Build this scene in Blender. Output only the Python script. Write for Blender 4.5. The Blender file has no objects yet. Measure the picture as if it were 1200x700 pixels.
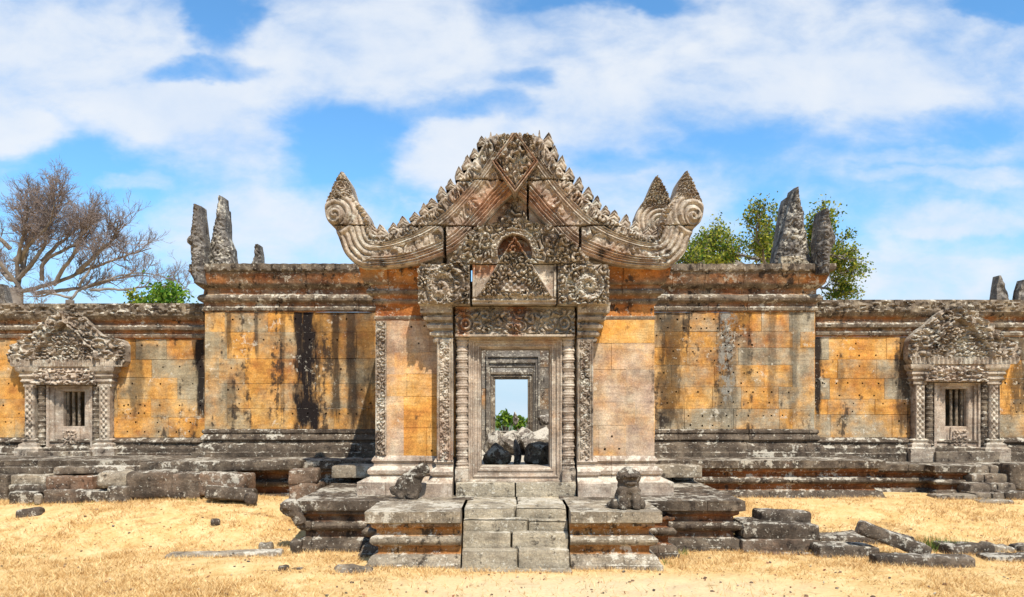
import bpy, math, random
import numpy as np
from mathutils import Vector

# ------------------------------------------------------------------ camera, sky, sun, exposure
C = bpy.context.scene
E, F, VX, VY = 2.4, 900.0, 597.0, 475.0          # eye height, focal length in photo pixels, vanishing point
cam_d = bpy.data.cameras.new('camera'); cam = bpy.data.objects.new('camera', cam_d)
C.collection.objects.link(cam); C.camera = cam
cam.location = (0, 0, E); cam.rotation_euler = (math.radians(90), 0, 0)
cam_d.sensor_width = 36; cam_d.lens = 27.0
cam_d.shift_x = 3/1200; cam_d.shift_y = 125/1200
cam_d.clip_start = 0.1; cam_d.clip_end = 9000

SUN = Vector((0.40, -1.0, 1.50)).normalized()
sd = bpy.data.lights.new('sun', 'SUN'); so = bpy.data.objects.new('sun', sd)
C.collection.objects.link(so)
sd.energy = 5.0; sd.angle = math.radians(0.5); sd.color = (1.0, 0.94, 0.84)
so.rotation_euler = (-SUN).to_track_quat('-Z', 'Y').to_euler(); so.location = (10, -10, 30)

C.view_settings.view_transform = 'Standard'; C.view_settings.look = 'None'
C.view_settings.gamma = 1.0; C.view_settings.exposure = 0.35
C.cycles.max_bounces = 6; C.cycles.diffuse_bounces = 3; C.cycles.use_denoising = True


class NT:
    """small node-tree writer"""
    def __init__(s, tree):
        s.t = tree; s.n = tree.nodes; s.l = tree.links
    def new(s, kind, **kw):
        n = s.n.new(kind)
        for k, v in kw.items(): setattr(n, k, v)
        return n
    def put(s, inp, v):
        if isinstance(v, (int, float)): inp.default_value = v
        elif isinstance(v, (tuple, list)):
            inp.default_value = (*v, 1.0) if (len(v) == 3 and inp.type == 'RGBA') else v
        else: s.l.new(v, inp)
    def m(s, op, a, b=0.0, c=None, clamp=False):
        n = s.new('ShaderNodeMath', operation=op, use_clamp=clamp)
        s.put(n.inputs[0], a); s.put(n.inputs[1], b)
        if c is not None: s.put(n.inputs[2], c)
        return n.outputs[0]
    def noise(s, vec, scale, detail=4.0, rough=0.55, dist=0.0, out='Fac'):
        n = s.new('ShaderNodeTexNoise')
        s.put(n.inputs['Vector'], vec); n.inputs['Scale'].default_value = scale
        n.inputs['Detail'].default_value = detail; n.inputs['Roughness'].default_value = rough
        n.inputs['Distortion'].default_value = dist
        return n.outputs[out]
    def step(s, v, a, b):
        n = s.new('ShaderNodeMapRange', interpolation_type='SMOOTHSTEP')
        s.put(n.inputs['Value'], v); s.put(n.inputs['From Min'], a); s.put(n.inputs['From Max'], b)
        return n.outputs['Result']
    def mix(s, f, a, b, mode='MIX'):
        n = s.new('ShaderNodeMix', data_type='RGBA', blend_type=mode)
        s.put(n.inputs[0], f); s.put(n.inputs[6], a); s.put(n.inputs[7], b)
        return n.outputs[2]
    def scale(s, vec, sc):
        n = s.new('ShaderNodeVectorMath', operation='MULTIPLY')
        s.put(n.inputs[0], vec); n.inputs[1].default_value = sc
        return n.outputs[0]
    def add(s, vec, o):
        n = s.new('ShaderNodeVectorMath', operation='ADD')
        s.put(n.inputs[0], vec); s.put(n.inputs[1], o)
        return n.outputs[0]
    def sep(s, vec):
        n = s.new('ShaderNodeSeparateXYZ'); s.put(n.inputs[0], vec); return n.outputs
    def ramp(s, fac, stops):
        n = s.new('ShaderNodeValToRGB'); e = n.color_ramp.elements
        for i, (p, c) in enumerate(stops):
            el = e[i] if i < 2 else e.new(p)
            el.position = p; el.color = (*c, 1)
        s.put(n.inputs[0], fac); return n.outputs['Color']


world = bpy.data.worlds.new('World'); C.world = world; world.use_nodes = True
w = NT(world.node_tree); bg = w.n['Background']
sky = w.new('ShaderNodeTexSky', sky_type='NISHITA'); sky.sun_disc = False
sky.sun_elevation = math.asin(SUN.z); sky.sun_rotation = math.atan2(SUN.x, SUN.y)
sky.air_density = 1.0; sky.dust_density = 0.3; sky.ozone_density = 3.0
tc = w.new('ShaderNodeTexCoord')
gx, gy, gz = w.sep(tc.outputs['Generated'])
# keep the sky's colour just above the horizon below it too, as the hazy plain under the cliff has it
cv = w.new('ShaderNodeCombineXYZ'); w.put(cv.inputs[0], gx); w.put(cv.inputs[1], gy); w.put(cv.inputs[2], w.m('MAXIMUM', gz, 0.02))
w.l.new(cv.outputs[0], sky.inputs['Vector'])
den = w.m('MAXIMUM', w.m('ABSOLUTE', gy), 0.12)
u = w.m('DIVIDE', gx, den); v = w.m('DIVIDE', gz, den)
cu = w.new('ShaderNodeCombineXYZ'); w.put(cu.inputs[0], u); w.put(cu.inputs[1], w.m('MULTIPLY', v, 1.7)); w.put(cu.inputs[2], w.m('SIGN', gy))
warp = w.noise(cu.outputs[0], 5.0, 5, 0.6, out='Color')
wx, wy, wz = w.sep(warp)
u2 = w.m('ADD', u, w.m('MULTIPLY', w.m('SUBTRACT', wx, 0.5), 0.16))
v2 = w.m('ADD', v, w.m('MULTIPLY', w.m('SUBTRACT', wy, 0.5), 0.09))
dens = 0.36
# cloud banks as (direction x, direction z, half widths, amount) of the sky facing the temple
for cx, cy, rx, ry, a in [(60, 80, 230, 110, .7), (250, 150, 130, 55, .65), (440, 50, 170, 75, .75), (505, 190, 90, 36, .75),
                          (640, 160, 130, 70, .5), (900, 70, 300, 95, .55), (1010, 110, 210, 60, .3), (300, 265, 130, 60, .55),
                          (20, 160, 60, 22, .6), (1115, 255, 110, 22, .5), (1080, 320, 160, 50, .5), (150, 214, 40, 12, .5), (1100, 178, 90, 14, .3),
                          (1110, 205, 100, 10, .35), (720, 250, 150, 60, .3),
                          (268, 25, 46, 44, -.8), (235, 80, 80, 16, -.75), (405, 155, 80, 50, -.6), (370, 200, 70, 40, -.35), (70, 172, 90, 40, -.5),
                          (160, 205, 120, 40, -.3), (560, 130, 80, 18, -.5), (730, 5, 100, 16, -.6), (860, 150, 110, 30, -.35), (700, 190, 100, 14, -.35),
                          (610, 95, 40, 14, -.5), (1060, 150, 150, 28, -.4), (1140, 290, 120, 14, -.3), (960, 260, 90, 60, -.25), (840, 90, 60, 14, -.25),
                          (1170, 8, 60, 14, -.5), (90, 280, 120, 80, -.1), (250, 330, 160, 30, -.1)]:
    du = w.m('DIVIDE', w.m('SUBTRACT', u2, (cx-VX)/F), rx/F)
    dv = w.m('DIVIDE', w.m('SUBTRACT', v2, (VY-cy)/F), ry/F)
    r2 = w.m('ADD', w.m('MULTIPLY', du, du), w.m('MULTIPLY', dv, dv))
    front = w.m('MULTIPLY', w.step(r2, 1.7, 0.05), w.m('GREATER_THAN', gy, 0.0))
    dens = w.m('ADD', dens, w.m('MULTIPLY', front, a))
fb = w.noise(cu.outputs[0], 6.0, 9, 0.56, 0.3)
fb2 = w.noise(cu.outputs[0], 24.0, 6, 0.6, 0.3)
dens = w.m('ADD', dens, w.m('MULTIPLY', w.m('SUBTRACT', fb, 0.5), 1.7))
dens = w.m('ADD', dens, w.m('MULTIPLY', w.m('SUBTRACT', fb2, 0.5), 0.7))
cov = w.m('MULTIPLY', w.step(dens, -0.06, 1.22), 0.93)
skyc = w.mix(1.0, sky.outputs['Color'], (0.95, 1.50, 1.72), 'MULTIPLY')
skyc = w.mix(w.m('MULTIPLY', w.step(gz, 0.26, 0.0), 0.85), skyc, (3.9, 5.0, 6.6))   # pale haze low over the plain
cloud = w.mix(w.step(fb, 0.25, 0.75), (5.2, 6.0, 7.2), (6.6, 6.9, 7.3))
w.put(bg.inputs['Color'], w.mix(cov, skyc, cloud)); bg.inputs['Strength'].default_value = 0.105

# ------------------------------------------------------------------ helpers
def X(px, d): return (px-VX)*d/F
def Z(py, d): return E+(VY-py)*d/F
ORI = {}

def _h(i, j, k, seed):
    n = (i.astype(np.int64)*374761393 + j.astype(np.int64)*668265263 + k.astype(np.int64)*2147483647 + seed*1274126177) & 0xffffffff
    n = ((n ^ (n >> 13))*1274126177) & 0xffffffff
    n = ((n ^ (n >> 16))*2246822519) & 0xffffffff
    return ((n ^ (n >> 15)) & 0xffffff)/float(0xffffff)
def vn(p, seed=0):
    f = np.floor(p); q = p-f; q = q*q*(3-2*q); i = f.astype(np.int64)
    r = 0
    for a in (0, 1):
        for b in (0, 1):
            for c in (0, 1):
                wgt = (q[..., 0] if a else 1-q[..., 0])*(q[..., 1] if b else 1-q[..., 1])*(q[..., 2] if c else 1-q[..., 2])
                r = r+wgt*_h(i[..., 0]+a, i[..., 1]+b, i[..., 2]+c, seed)
    return r
def fbm(p, octv=3, seed=0):
    r = 0; a = 0.5; t = 0
    for o in range(octv):
        r = r+a*vn(p*(2**o), seed+o*17); t += a; a *= 0.5
    return r/t-0.5
def ss(x, a, b):
    t = np.clip((x-a)/(b-a), 0, 1); return t*t*(3-2*t)
def ring(x, c, wd): return np.exp(-((x-c)/wd)**2)

class MB:
    def __init__(s): s.v = []; s.q = []; s.t = []; s.n = 0; s.tr = []
    def verts(s, P, tint):
        P = np.asarray(P, float).reshape(-1, 3); b = s.n
        s.v.append(P); s.t.append(np.broadcast_to(np.asarray(tint, float).reshape(-1), (len(P),)) if np.ndim(tint) else np.full(len(P), float(tint)))
        s.n += len(P); return b
    def grid(s, P, tint=0.0, wrap=False, flip=False):
        P = np.asarray(P, float); nu, nv = P.shape[:2]
        b = s.verts(P, tint)
        idx = np.arange(nu*nv).reshape(nu, nv)+b
        if wrap: idx = np.vstack([idx, idx[:1]])
        a = np.stack([idx[:-1, :-1], idx[1:, :-1], idx[1:, 1:], idx[:-1, 1:]], -1).reshape(-1, 4)
        s.q.append(a[:, ::-1] if flip else a)
    def tris(s, P, F3, tint=0.0):
        b = s.verts(P, tint); s.tr.append(np.asarray(F3)+b)
    def quads(s, P, F4, tint=0.0):
        b = s.verts(P, tint); s.q.append(np.asarray(F4)+b)
    def build(s, name, mat, parent=None, angle=38, origin=None, smooth=True):
        V = np.concatenate(s.v)
        if parent is not None: o = ORI[parent.name]
        else: o = np.array(origin if origin is not None else (0, 0, 0), float)
        V = V-o
        me = bpy.data.meshes.new(name)
        Q = np.concatenate(s.q) if s.q else np.zeros((0, 4), int); T = np.concatenate(s.tr) if s.tr else np.zeros((0, 3), int)
        nl = Q.size+T.size
        me.vertices.add(len(V)); me.vertices.foreach_set('co', V.astype(np.float32).ravel())
        me.loops.add(nl); me.loops.foreach_set('vertex_index', np.concatenate([Q.ravel(), T.ravel()]).astype(np.int32))
        me.polygons.add(len(Q)+len(T))
        ls = np.concatenate([np.arange(len(Q))*4, Q.size+np.arange(len(T))*3])
        me.polygons.foreach_set('loop_start', ls.astype(np.int32))
        me.update(calc_edges=True); me.validate()
        at = me.attributes.new('tint', 'FLOAT', 'POINT')
        at.data.foreach_set('value', np.concatenate(s.t).astype(np.float32))
        me.materials.append(mat)
        if smooth:
            me.polygons.foreach_set('use_smooth', np.ones(len(me.polygons), bool))
            if angle < 180: me.set_sharp_from_angle(angle=math.radians(angle))
        ob = bpy.data.objects.new(name, me); C.collection.objects.link(ob)
        if parent is not None: ob.parent = parent
        else: ob.location = o
        ORI[ob.name] = o
        return ob

def thing(name, label, cat, loc=(0, 0, 0), group=None):
    o = bpy.data.objects.new(name, None); C.collection.objects.link(o); o.location = loc; o.empty_display_size = 0.3
    ORI[o.name] = np.array(loc, float); tag(o, label, cat, group); return o
def tag(o, label, cat, group=None):
    o['label'] = label; o['category'] = cat
    if group: o['group'] = group
    return o

# profile swept along a plan path; outward is to the right of the walking direction; profile runs bottom -> top as (out, z)
def sweep(mb, path, prof, tint=0.0, seg=0.14, amp=0.018, block=(0.7, 1.4), jit=0.014, seed=1, courses=(), bead=None, zsub=0.07, caps=(True, True), groove=0.014):
    rng = random.Random(seed)
    prof = [(p[0], p[1], p[2] if len(p) > 2 else tint) for p in prof]
    pr = []
    for (a, b) in zip(prof[:-1], prof[1:]):
        n = max(1, int(math.hypot(b[0]-a[0], b[1]-a[1])/zsub))
        for i in range(n):
            t = i/n; pr.append((a[0]+(b[0]-a[0])*t, a[1]+(b[1]-a[1])*t, a[2]+(b[2]-a[2])*t))
    pr.append(prof[-1]); pr = np.array(pr)
    P2 = [np.array(p, float) for p in path]
    L = [np.linalg.norm(b-a) for a, b in zip(P2[:-1], P2[1:])]; cum = np.concatenate([[0], np.cumsum(L)]); tot = cum[-1]
    D = [(b-a)/l for a, b, l in zip(P2[:-1], P2[1:], L)]; Nn = [np.array((d[1], -d[0])) for d in D]
    cz = sorted(courses); nc = len(cz)+1
    cid = np.array([sum(z > c for c in cz) for z in pr[:, 1]])
    J = []
    for c in range(nc):
        s_ = rng.uniform(0, block[0]); js = []
        while s_ < tot:
            js.append(s_); s_ += rng.uniform(*block)
        J.append(js)
    S = set(np.round(np.linspace(0, tot, max(2, int(tot/seg)+1)), 4)) | set(np.round(cum, 4))
    for js in J:
        for j in js:
            for o in (-.014, -.005, .005, .014):
                if 0 < j+o < tot: S.add(round(j+o, 4))
    S = np.array(sorted(S)); S = S[np.concatenate([[True], np.diff(S) > 0.003])]
    S[-1] = tot
    base = np.zeros((len(S), 2)); nor = np.zeros((len(S), 2))
    for i, s_ in enumerate(S):
        k = min(int(np.searchsorted(cum, s_, 'right'))-1, len(L)-1)
        base[i] = P2[k]+D[k]*(s_-cum[k]); nor[i] = Nn[k]
        for ci in range(1, len(cum)-1):
            if abs(s_-cum[ci]) < 0.004:
                mm = Nn[ci-1]+Nn[ci]; nor[i] = mm/max(0.3, (mm@Nn[ci])); base[i] = P2[ci]
    off = np.broadcast_to(pr[:, 0], (len(S), len(pr))).copy(); zz = np.broadcast_to(pr[:, 1], off.shape).copy()
    for c in range(nc):
        col = cid == c; js = np.array(J[c]); bid = np.searchsorted(js, S)
        r = np.array([rng.uniform(-1, 1)*jit for _ in range(len(js)+1)])[bid]
        dmin = np.min(np.abs(S[:, None]-js[None]), 1) if len(js) else np.full(len(S), 9.)
        g = np.where(dmin < 0.006, groove, 0.0)
        off[:, col] += (r-g)[:, None]
    Pq = np.stack([np.broadcast_to(base[:, 0:1], off.shape), np.broadcast_to(base[:, 1:2], off.shape), zz], -1)
    nz = fbm(Pq*3.1, 3, seed)*2*amp+fbm(Pq*11., 2, seed+5)*amp*1.3
    chip = np.clip(fbm(Pq*np.array([2.2, 2.2, 5.]), 3, seed+9)-0.16, 0, 1)*amp*8
    off = off+nz-chip
    if bead is not None:
        off = off+bead(S[:, None], zz)
    zz = zz+fbm(Pq*2.3, 2, seed+31)*amp*0.8
    P = np.stack([base[:, 0:1]+nor[:, 0:1]*off, base[:, 1:2]+nor[:, 1:2]*off, zz], -1)
    tt = np.broadcast_to(pr[:, 2], off.shape)
    mb.grid(P, tt.ravel())
    for e, on in ((0, caps[0]), (-1, caps[1])):
        if on:
            back = P[e].copy(); back[:, 0] = base[e, 0]-nor[e, 0]*0.25; back[:, 1] = base[e, 1]-nor[e, 1]*0.25
            G = np.stack([back, P[e]] if e == 0 else [P[e], back]); mb.grid(G, np.concatenate([tt[e], tt[e]]))
    return P

# ashlar wall with drill holes: o = lower start corner in plan, ud = direction (outward = right of it)
def wall(mb, a, b, z0, z1, thick=0.5, ch=(0.38, 0.62), bw=(0.7, 1.7), holes=0.6, seed=3, tones=(0.25, 0.86), tonefn=None, openings=()):
    rng = random.Random(seed)
    a = np.array(a, float); b = np.array(b, float); L = np.linalg.norm(b-a); D = (b-a)/L; Nn = np.array((D[1], -D[0]))
    def W(u, z, dep):
        return np.stack([a[0]+D[0]*u-Nn[0]*dep, a[1]+D[1]*u-Nn[1]*dep, z], -1)
    z = z0
    zs = [z0]
    while zs[-1] < z1-0.3: zs.append(zs[-1]+rng.uniform(*ch))
    zs = list(z0+(np.array(zs)-z0)*(z1-z0)/(zs[-1]-z0))
    for (za, zb) in zip(zs[:-1], zs[1:]):
        us = [0.0]; s_ = rng.uniform(0.3, bw[0])
        while s_ < L-0.3: us.append(s_); s_ += rng.uniform(*bw)
        us.append(L)
        for o in openings:
            if o[2] < zb-0.02 and o[3] > za+0.02: us += [o[0], o[1]]
        us = sorted(us)
        hz = zb-(zb-za)*rng.uniform(0.2, 0.4); hz2 = za+(zb-za)*rng.uniform(0.15, 0.3)
        for (ua, ub) in zip(us[:-1], us[1:]):
            um = (ua+ub)/2
            if ub-ua < 0.01: continue
            if any(o[0]-.01 <= um <= o[1]+.01 and o[2] <= (za+zb)/2 <= o[3] for o in openings): continue
            tone = rng.uniform(*tones) if tonefn is None else tonefn((za+zb)/2)+rng.uniform(-.08, .08); jd = rng.uniform(-.006, .006)
            g = rng.uniform(.003, .007); gdep = rng.uniform(.006, .02)
            gu, gv = [ua+g, ub-g], [za+g, zb-g]
            cuts = []
            if rng.random() < holes and ub-ua > 0.4:
                for hzz in ((hz,) if rng.random() < .5 else (hz, hz2)):
                    n = rng.randint(1, 4)
                    hxs = [ua+(ub-ua)*(i+0.5)/n+rng.uniform(-.06, .06) for i in range(n)]
                    for hx in hxs:
                        r = rng.uniform(.014, .021); q = hzz+rng.uniform(-.012, .012); cuts.append((hx-r, hx+r, q-r, q+r))
            # bevel rim
            O = [(ua, za), (ub, za), (ub, zb), (ua, zb)]; I = [(gu[0], gv[0]), (gu[1], gv[0]), (gu[1], gv[1]), (gu[0], gv[1])]
            P = [W(np.array(p[0]), np.array(p[1]), gdep) for p in O]+[W(np.array(p[0]), np.array(p[1]), jd) for p in I]
            mb.quads(np.array(P), [(0, 1, 5, 4), (1, 2, 6, 5), (2, 3, 7, 6), (3, 0, 4, 7)], tone)
            xs = sorted(set([gu[0], gu[1]]+[c for k in cuts for c in k[:2] if gu[0] < c < gu[1]])); zz = sorted(set([gv[0], gv[1]]+[c for k in cuts for c in k[2:] if gv[0] < c < gv[1]]))
            for x0, x1 in zip(xs[:-1], xs[1:]):
                for y0, y1 in zip(zz[:-1], zz[1:]):
                    hole = any(k[0]-1e-6 <= x0 and x1 <= k[1]+1e-6 and k[2]-1e-6 <= y0 and y1 <= k[3]+1e-6 for k in cuts)
                    uu = np.array([x0, x1, x1, x0]); vv = np.array([y0, y0, y1, y1])
                    if not hole: mb.quads(W(uu, vv, jd), [(0, 1, 2, 3)], tone)
                    else:
                        mb.quads(np.concatenate([W(uu, vv, jd), W(uu, vv, jd+.07)]), [(4, 5, 6, 7), (0, 4, 7, 3), (1, 2, 6, 5), (0, 1, 5, 4), (3, 7, 6, 2)], tone)
    # back and top
    c = [W(np.array(u_), np.array(z_), d_) for u_, z_, d_ in [(0, z0, thick), (L, z0, thick), (L, z1, thick), (0, z1, thick), (0, z1, .01), (L, z1, .01), (0, z0, .01), (L, z0, .01)]]
    if not openings:
        mb.quads(np.array(c), [(1, 0, 3, 2), (4, 5, 2, 3), (6, 4, 3, 0), (7, 1, 2, 5)], 0.3)

# packed carved scrolls, 0..1
def scroll(x, z, cell, seed=0):
    x, z = np.broadcast_arrays(np.asarray(x, float), np.asarray(z, float)); cell = cell*1.5
    q = np.stack([x/cell*.6, z/cell*.6, x*0+seed*1.7], -1); wx_ = fbm(q, 2, seed+3)*cell*.9; wz_ = fbm(q+9.1, 2, seed+4)*cell*.9
    a = _scroll(x+wx_, z+wz_, cell, seed); b = fbm(np.stack([x/cell*3.2, z/cell*3.2, x*0+seed], -1), 2, seed+7)
    return np.clip(a+.35*b, 0, 1)
def _scroll(x, z, cell, seed=0):
    gx, gz = x/cell, z/cell*1.05
    ix, iz = np.floor(gx).astype(int), np.floor(gz).astype(int)
    F1 = np.full(x.shape, 9.); F2 = F1.copy(); bx = np.zeros(x.shape); bz = bx.copy(); bi = bx.copy(); zero = np.zeros_like(ix)
    for di in (-1, 0, 1):
        for dj in (-1, 0, 1):
            a, b = ix+di, iz+dj
            sx = a+.5+(_h(a, b, zero, seed)-.5)*.8+.25*(b % 2)-.12; sz = b+.5+(_h(a, b, zero, seed+1)-.5)*.8
            dx, dz = gx-sx, gz-sz; d = np.hypot(dx, dz); hh = _h(a, b, zero, seed+2)
            nearer = d < F1
            F2 = np.where(nearer, F1, np.minimum(F2, d))
            bx = np.where(nearer, dx, bx); bz = np.where(nearer, dz, bz); bi = np.where(nearer, hh, bi); F1 = np.where(nearer, d, F1)
    th = np.arctan2(bz, bx); hand = np.where(bi > .5, 1., -1.); ph = bi*40
    sp = .5+.5*np.cos(hand*th-F1*2*np.pi*1.75+ph)                    # one curling stem per cell
    leaf = .5+.5*np.cos(7*hand*th+ph-F1*9)                            # lobes on its outer side
    edge = ss(F2-F1, 0.0, 0.16)
    return edge*(ss(sp, .25, .7)*(.75+.25*leaf)*(1-.2*F1)+.22*leaf*(F1 > .3))

def interp_rows(rows, ys):
    r = np.array(rows, float); return np.interp(ys, r[:, 0], r[:, 1]), np.interp(ys, r[:, 0], r[:, 2])

# carved slab: rows in photo px [(py, left, right)] at depth d; H(px, py) -> relief in metres toward the viewer
def relief(mb, rows, d, thick, H, res=1.0, tint=None, rough=0.0, seed=0):
    r = sorted(rows); y0, y1 = r[0][0], r[-1][0]
    ny = max(3, int((y1-y0)/res)+1); ys = np.linspace(y1, y0, ny)     # bottom -> top
    xl, xr = interp_rows(r, ys)
    nx = max(3, int(max(xr-xl)/res)+1); t = np.linspace(0, 1, nx)
    PX = xl[None]+(xr-xl)[None]*t[:, None]; PY = np.broadcast_to(ys[None], PX.shape)
    if rough:
        q = np.stack([PX*.09, PY*.09, PX*0+seed], -1); e = np.sin(np.pi*t)[:, None]
        PX = PX+fbm(q, 3, seed)*rough*8*(1-e*.6); 
    h = H(PX, PY)
    P = np.stack([X(PX, d), d-h, Z(PY, d)], -1)
    tt = tint(PX, PY) if callable(tint) else np.full(PX.shape, tint or 0.0)
    mb.grid(P, tt.ravel())
    B = P.copy(); B[..., 1] = d+thick
    rimF = np.concatenate([P[:, 0], P[-1, 1:], P[-2::-1, -1], P[0, -2:0:-1]]); rimB = rimF.copy(); rimB[:, 1] = d+thick
    mb.grid(np.stack([rimB, rimF], 1), 0.0, wrap=True, flip=False)
    st = max(1, nx//24); sy = max(1, ny//24)
    ii = sorted(set(list(range(0, nx, st))+[nx-1])); jj = sorted(set(list(range(0, ny, sy))+[ny-1]))
    mb.grid(B[np.ix_(ii, jj)], 0.0, flip=True)

def box(mb, x0, x1, y0, y1, z0, z1, tint=0.0):
    P = np.array([(x0, y0, z0), (x1, y0, z0), (x1, y1, z0), (x0, y1, z0), (x0, y0, z1), (x1, y0, z1), (x1, y1, z1), (x0, y1, z1)])
    mb.quads(P, [(0, 1, 5, 4), (1, 2, 6, 5), (2, 3, 7, 6), (3, 0, 4, 7), (4, 5, 6, 7), (3, 2, 1, 0)], tint)

# weathered block: subdivided rounded box with knocked-off corners, centred on its base
def block_arr(w_, dp, h, seed, amp=0.03, n=None, rnd=0.05):
    nx, ny, nz = [max(4, min(44, int(k/0.035))) for k in (w_, dp, h)]
    faces = []
    def face(fn, a, b):
        uu, vv = np.meshgrid(np.linspace(-1, 1, a), np.linspace(-1, 1, b), indexing='ij'); return fn(uu, vv)
    o = lambda u_: np.ones_like(u_)
    G = [face(lambda u_, v_: np.stack([u_, -o(u_), v_], -1), nx, nz), face(lambda u_, v_: np.stack([-u_, o(u_), v_], -1), nx, nz),
         face(lambda u_, v_: np.stack([o(u_), u_, v_], -1), ny, nz), face(lambda u_, v_: np.stack([-o(u_), -u_, v_], -1), ny, nz),
         face(lambda u_, v_: np.stack([u_, v_, o(u_)], -1), nx, ny), face(lambda u_, v_: np.stack([u_, -v_, -o(u_)], -1), nx, ny)]
    half = np.array([w_/2, dp/2, h/2]); out = []
    for g in G:
        p = g*half; c = np.clip(p, -(half-rnd), half-rnd); dlt = p-c; l = np.linalg.norm(dlt, axis=-1, keepdims=True)
        p = c+dlt/np.maximum(l, 1e-6)*np.minimum(l, rnd)
        s3 = seed*7.31
        nrm = p/half; nrm = nrm/np.maximum(np.linalg.norm(nrm, axis=-1, keepdims=True), 1e-6)
        q = p+s3
        k = fbm(q*2.5, 3, seed)*2.6*amp+fbm(q*9, 4, seed+4)*amp*1.7-np.clip(fbm(q*3.2, 3, seed+8)-.10, 0, 1)*amp*7
        p = p+nrm*k[..., None]; p[..., 2] += h/2
        out.append(p)
    return out

# ------------------------------------------------------------------ materials
def stone(name, grey, orange, lichen=0.35, dark=0.4, bump=0.5, toplich=0.5, stains_and_shade=(), lichcol=(0.52, 0.47, 0.375), tintmix=0.45, streak=0.6, rough_scale=1.0, mottle=0.7):
    m = bpy.data.materials.new(name); m.use_nodes = True; t = NT(m.node_tree)
    b = t.n['Principled BSDF']; b.inputs['Roughness'].default_value = 0.9
    b.inputs['Specular IOR Level'].default_value = 0.15
    geo = t.new('ShaderNodeNewGeometry'); P = geo.outputs['Position']; nz = t.sep(geo.outputs['Normal'])[2]
    at = t.new('ShaderNodeAttribute', attribute_name='tint').outputs['Fac']
    big = t.noise(P, 0.9, 5, 0.6); mid = t.noise(t.add(P, (7.3, 1.1, 3.7)), 3.3, 6, 0.65); fine = t.noise(P, 42*rough_scale, 4, 0.7)
    gcol = t.ramp(mid, [(0.28, grey[0]), (0.5, grey[1]), (0.72, grey[2])])
    ocol = t.ramp(t.m('ADD', t.m('MULTIPLY', big, 0.6), t.m('MULTIPLY', mid, 0.4)), [(0.34, orange[0]), (0.5, orange[1]), (0.64, orange[2])])
    om = t.step(t.m('ADD', at, t.m('MULTIPLY', t.m('SUBTRACT', t.noise(t.add(P, (3., 9., 5.)), 1.3, 8, 0.68), 0.5), 3.4*tintmix)), 0.12, 0.88)
    col = t.mix(om, gcol, ocol)
    # bedding lines of the sandstone, running nearly level
    bed = t.noise(t.scale(t.add(P, t.scale(t.noise(P, 1.1, 3, out='Color'), (0, 0, .25))), (0.5, 0.5, 9.0)), 2.2, 4, 0.6)
    col = t.mix(0.55, col, t.ramp(bed, [(0.3, (.62, .58, .55)), (0.5, (1, 1, 1)), (0.7, (1.25, 1.2, 1.1))]), 'MULTIPLY')
    # soot-black run-off
    st = t.noise(t.scale(P, (1.6, 1.6, 0.22)), 1.9, 6, 0.62)
    stp = t.noise(t.add(P, (11., 4., 2.)), 5.5, 6, 0.7)
    mot = t.m('MULTIPLY_ADD', t.noise(t.add(P, (5., 5., 9.)), 2.3, 9, 0.72), 3.0, -0.55)
    mc = t.new('ShaderNodeCombineXYZ')
    for i in range(3): t.put(mc.inputs[i], t.m('MAXIMUM', t.m('MINIMUM', mot, 1.35), 0.35))
    col = t.mix(mottle, col, mc.outputs[0], 'MULTIPLY')
    dm = t.m('MULTIPLY', t.step(t.m('ADD', t.m('MULTIPLY', st, streak), t.m('MULTIPLY', stp, 1-streak)), 0.605-0.11*dark, 0.675-0.11*dark), min(0.95, 0.5+dark*.6))
    col = t.mix(dm, col, (0.030, 0.022, 0.017))
    for (cx, hw, zt, zb, s_) in stains_and_shade:  # streaks of run-off and lichen, plus one painted window shadow
        px_, py_, pz_ = t.sep(P)
        wob = t.m('MULTIPLY', t.m('SUBTRACT', t.noise(t.scale(P, (3.0, 3.0, 0.9)), 1.6, 6, 0.7), 0.5), hw*2.6)
        dx = t.m('DIVIDE', t.m('ABSOLUTE', t.m('ADD', t.m('SUBTRACT', px_, cx), wob)), hw)
        dx = t.m('MULTIPLY', dx, t.m('MULTIPLY_ADD', t.noise(t.scale(P, (1, 1, .9)), 2.2, 3), 1.1, 0.5))
        mx = t.step(dx, 1.25, 0.45)
        zz = t.m('ADD', pz_, t.m('MULTIPLY', t.m('SUBTRACT', t.noise(t.scale(P, (6, 6, 1)), 1.5, 4), 0.5), 1.2))
        mz = t.m('MULTIPLY', t.step(zz, zb-.15, zb+.2), t.step(zz, zt+.2, zt-.1))
        mm = t.m('MULTIPLY', t.m('MULTIPLY', mx, mz), abs(s_))
        mm = t.m('MULTIPLY', mm, t.step(t.noise(t.scale(P, (5, 5, .8)), 1.6, 7, .72), 0.26, 0.42) if s_ > 0 else t.step(t.noise(P, 8, 8, .75), 0.46, 0.54))
        col = t.mix(mm, col, (0.014, 0.010, 0.009) if s_ > 0 else (0.42, 0.40, 0.34))
    # lichen: pale crust in blotches, thicker on upward faces
    lf = t.m('ADD', t.m('MULTIPLY', t.noise(t.add(P, (2., 8., 1.)), 7.5, 9, 0.72), 0.65), t.m('MULTIPLY', t.noise(P, 1.3, 3), 0.35))
    lf = t.m('ADD', lf, t.m('MULTIPLY', t.step(nz, 0.3, 0.9), 0.16*toplich))
    lm = t.m('MULTIPLY', t.step(lf, 0.60-0.12*lichen, 0.635-0.11*lichen), min(0.9, 0.45+lichen*.6))
    spk = t.step(t.noise(t.add(P, (1., 2., 6.)), 16, 6, 0.7), 0.64-0.10*lichen, 0.67-0.10*lichen)
    lm = t.m('MAXIMUM', lm, t.m('MULTIPLY', spk, min(0.85, lichen*1.6)))
    col = t.mix(lm, col, t.mix(t.noise(P, 30, 3), lichcol, tuple(c*1.35 for c in lichcol)))
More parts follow.
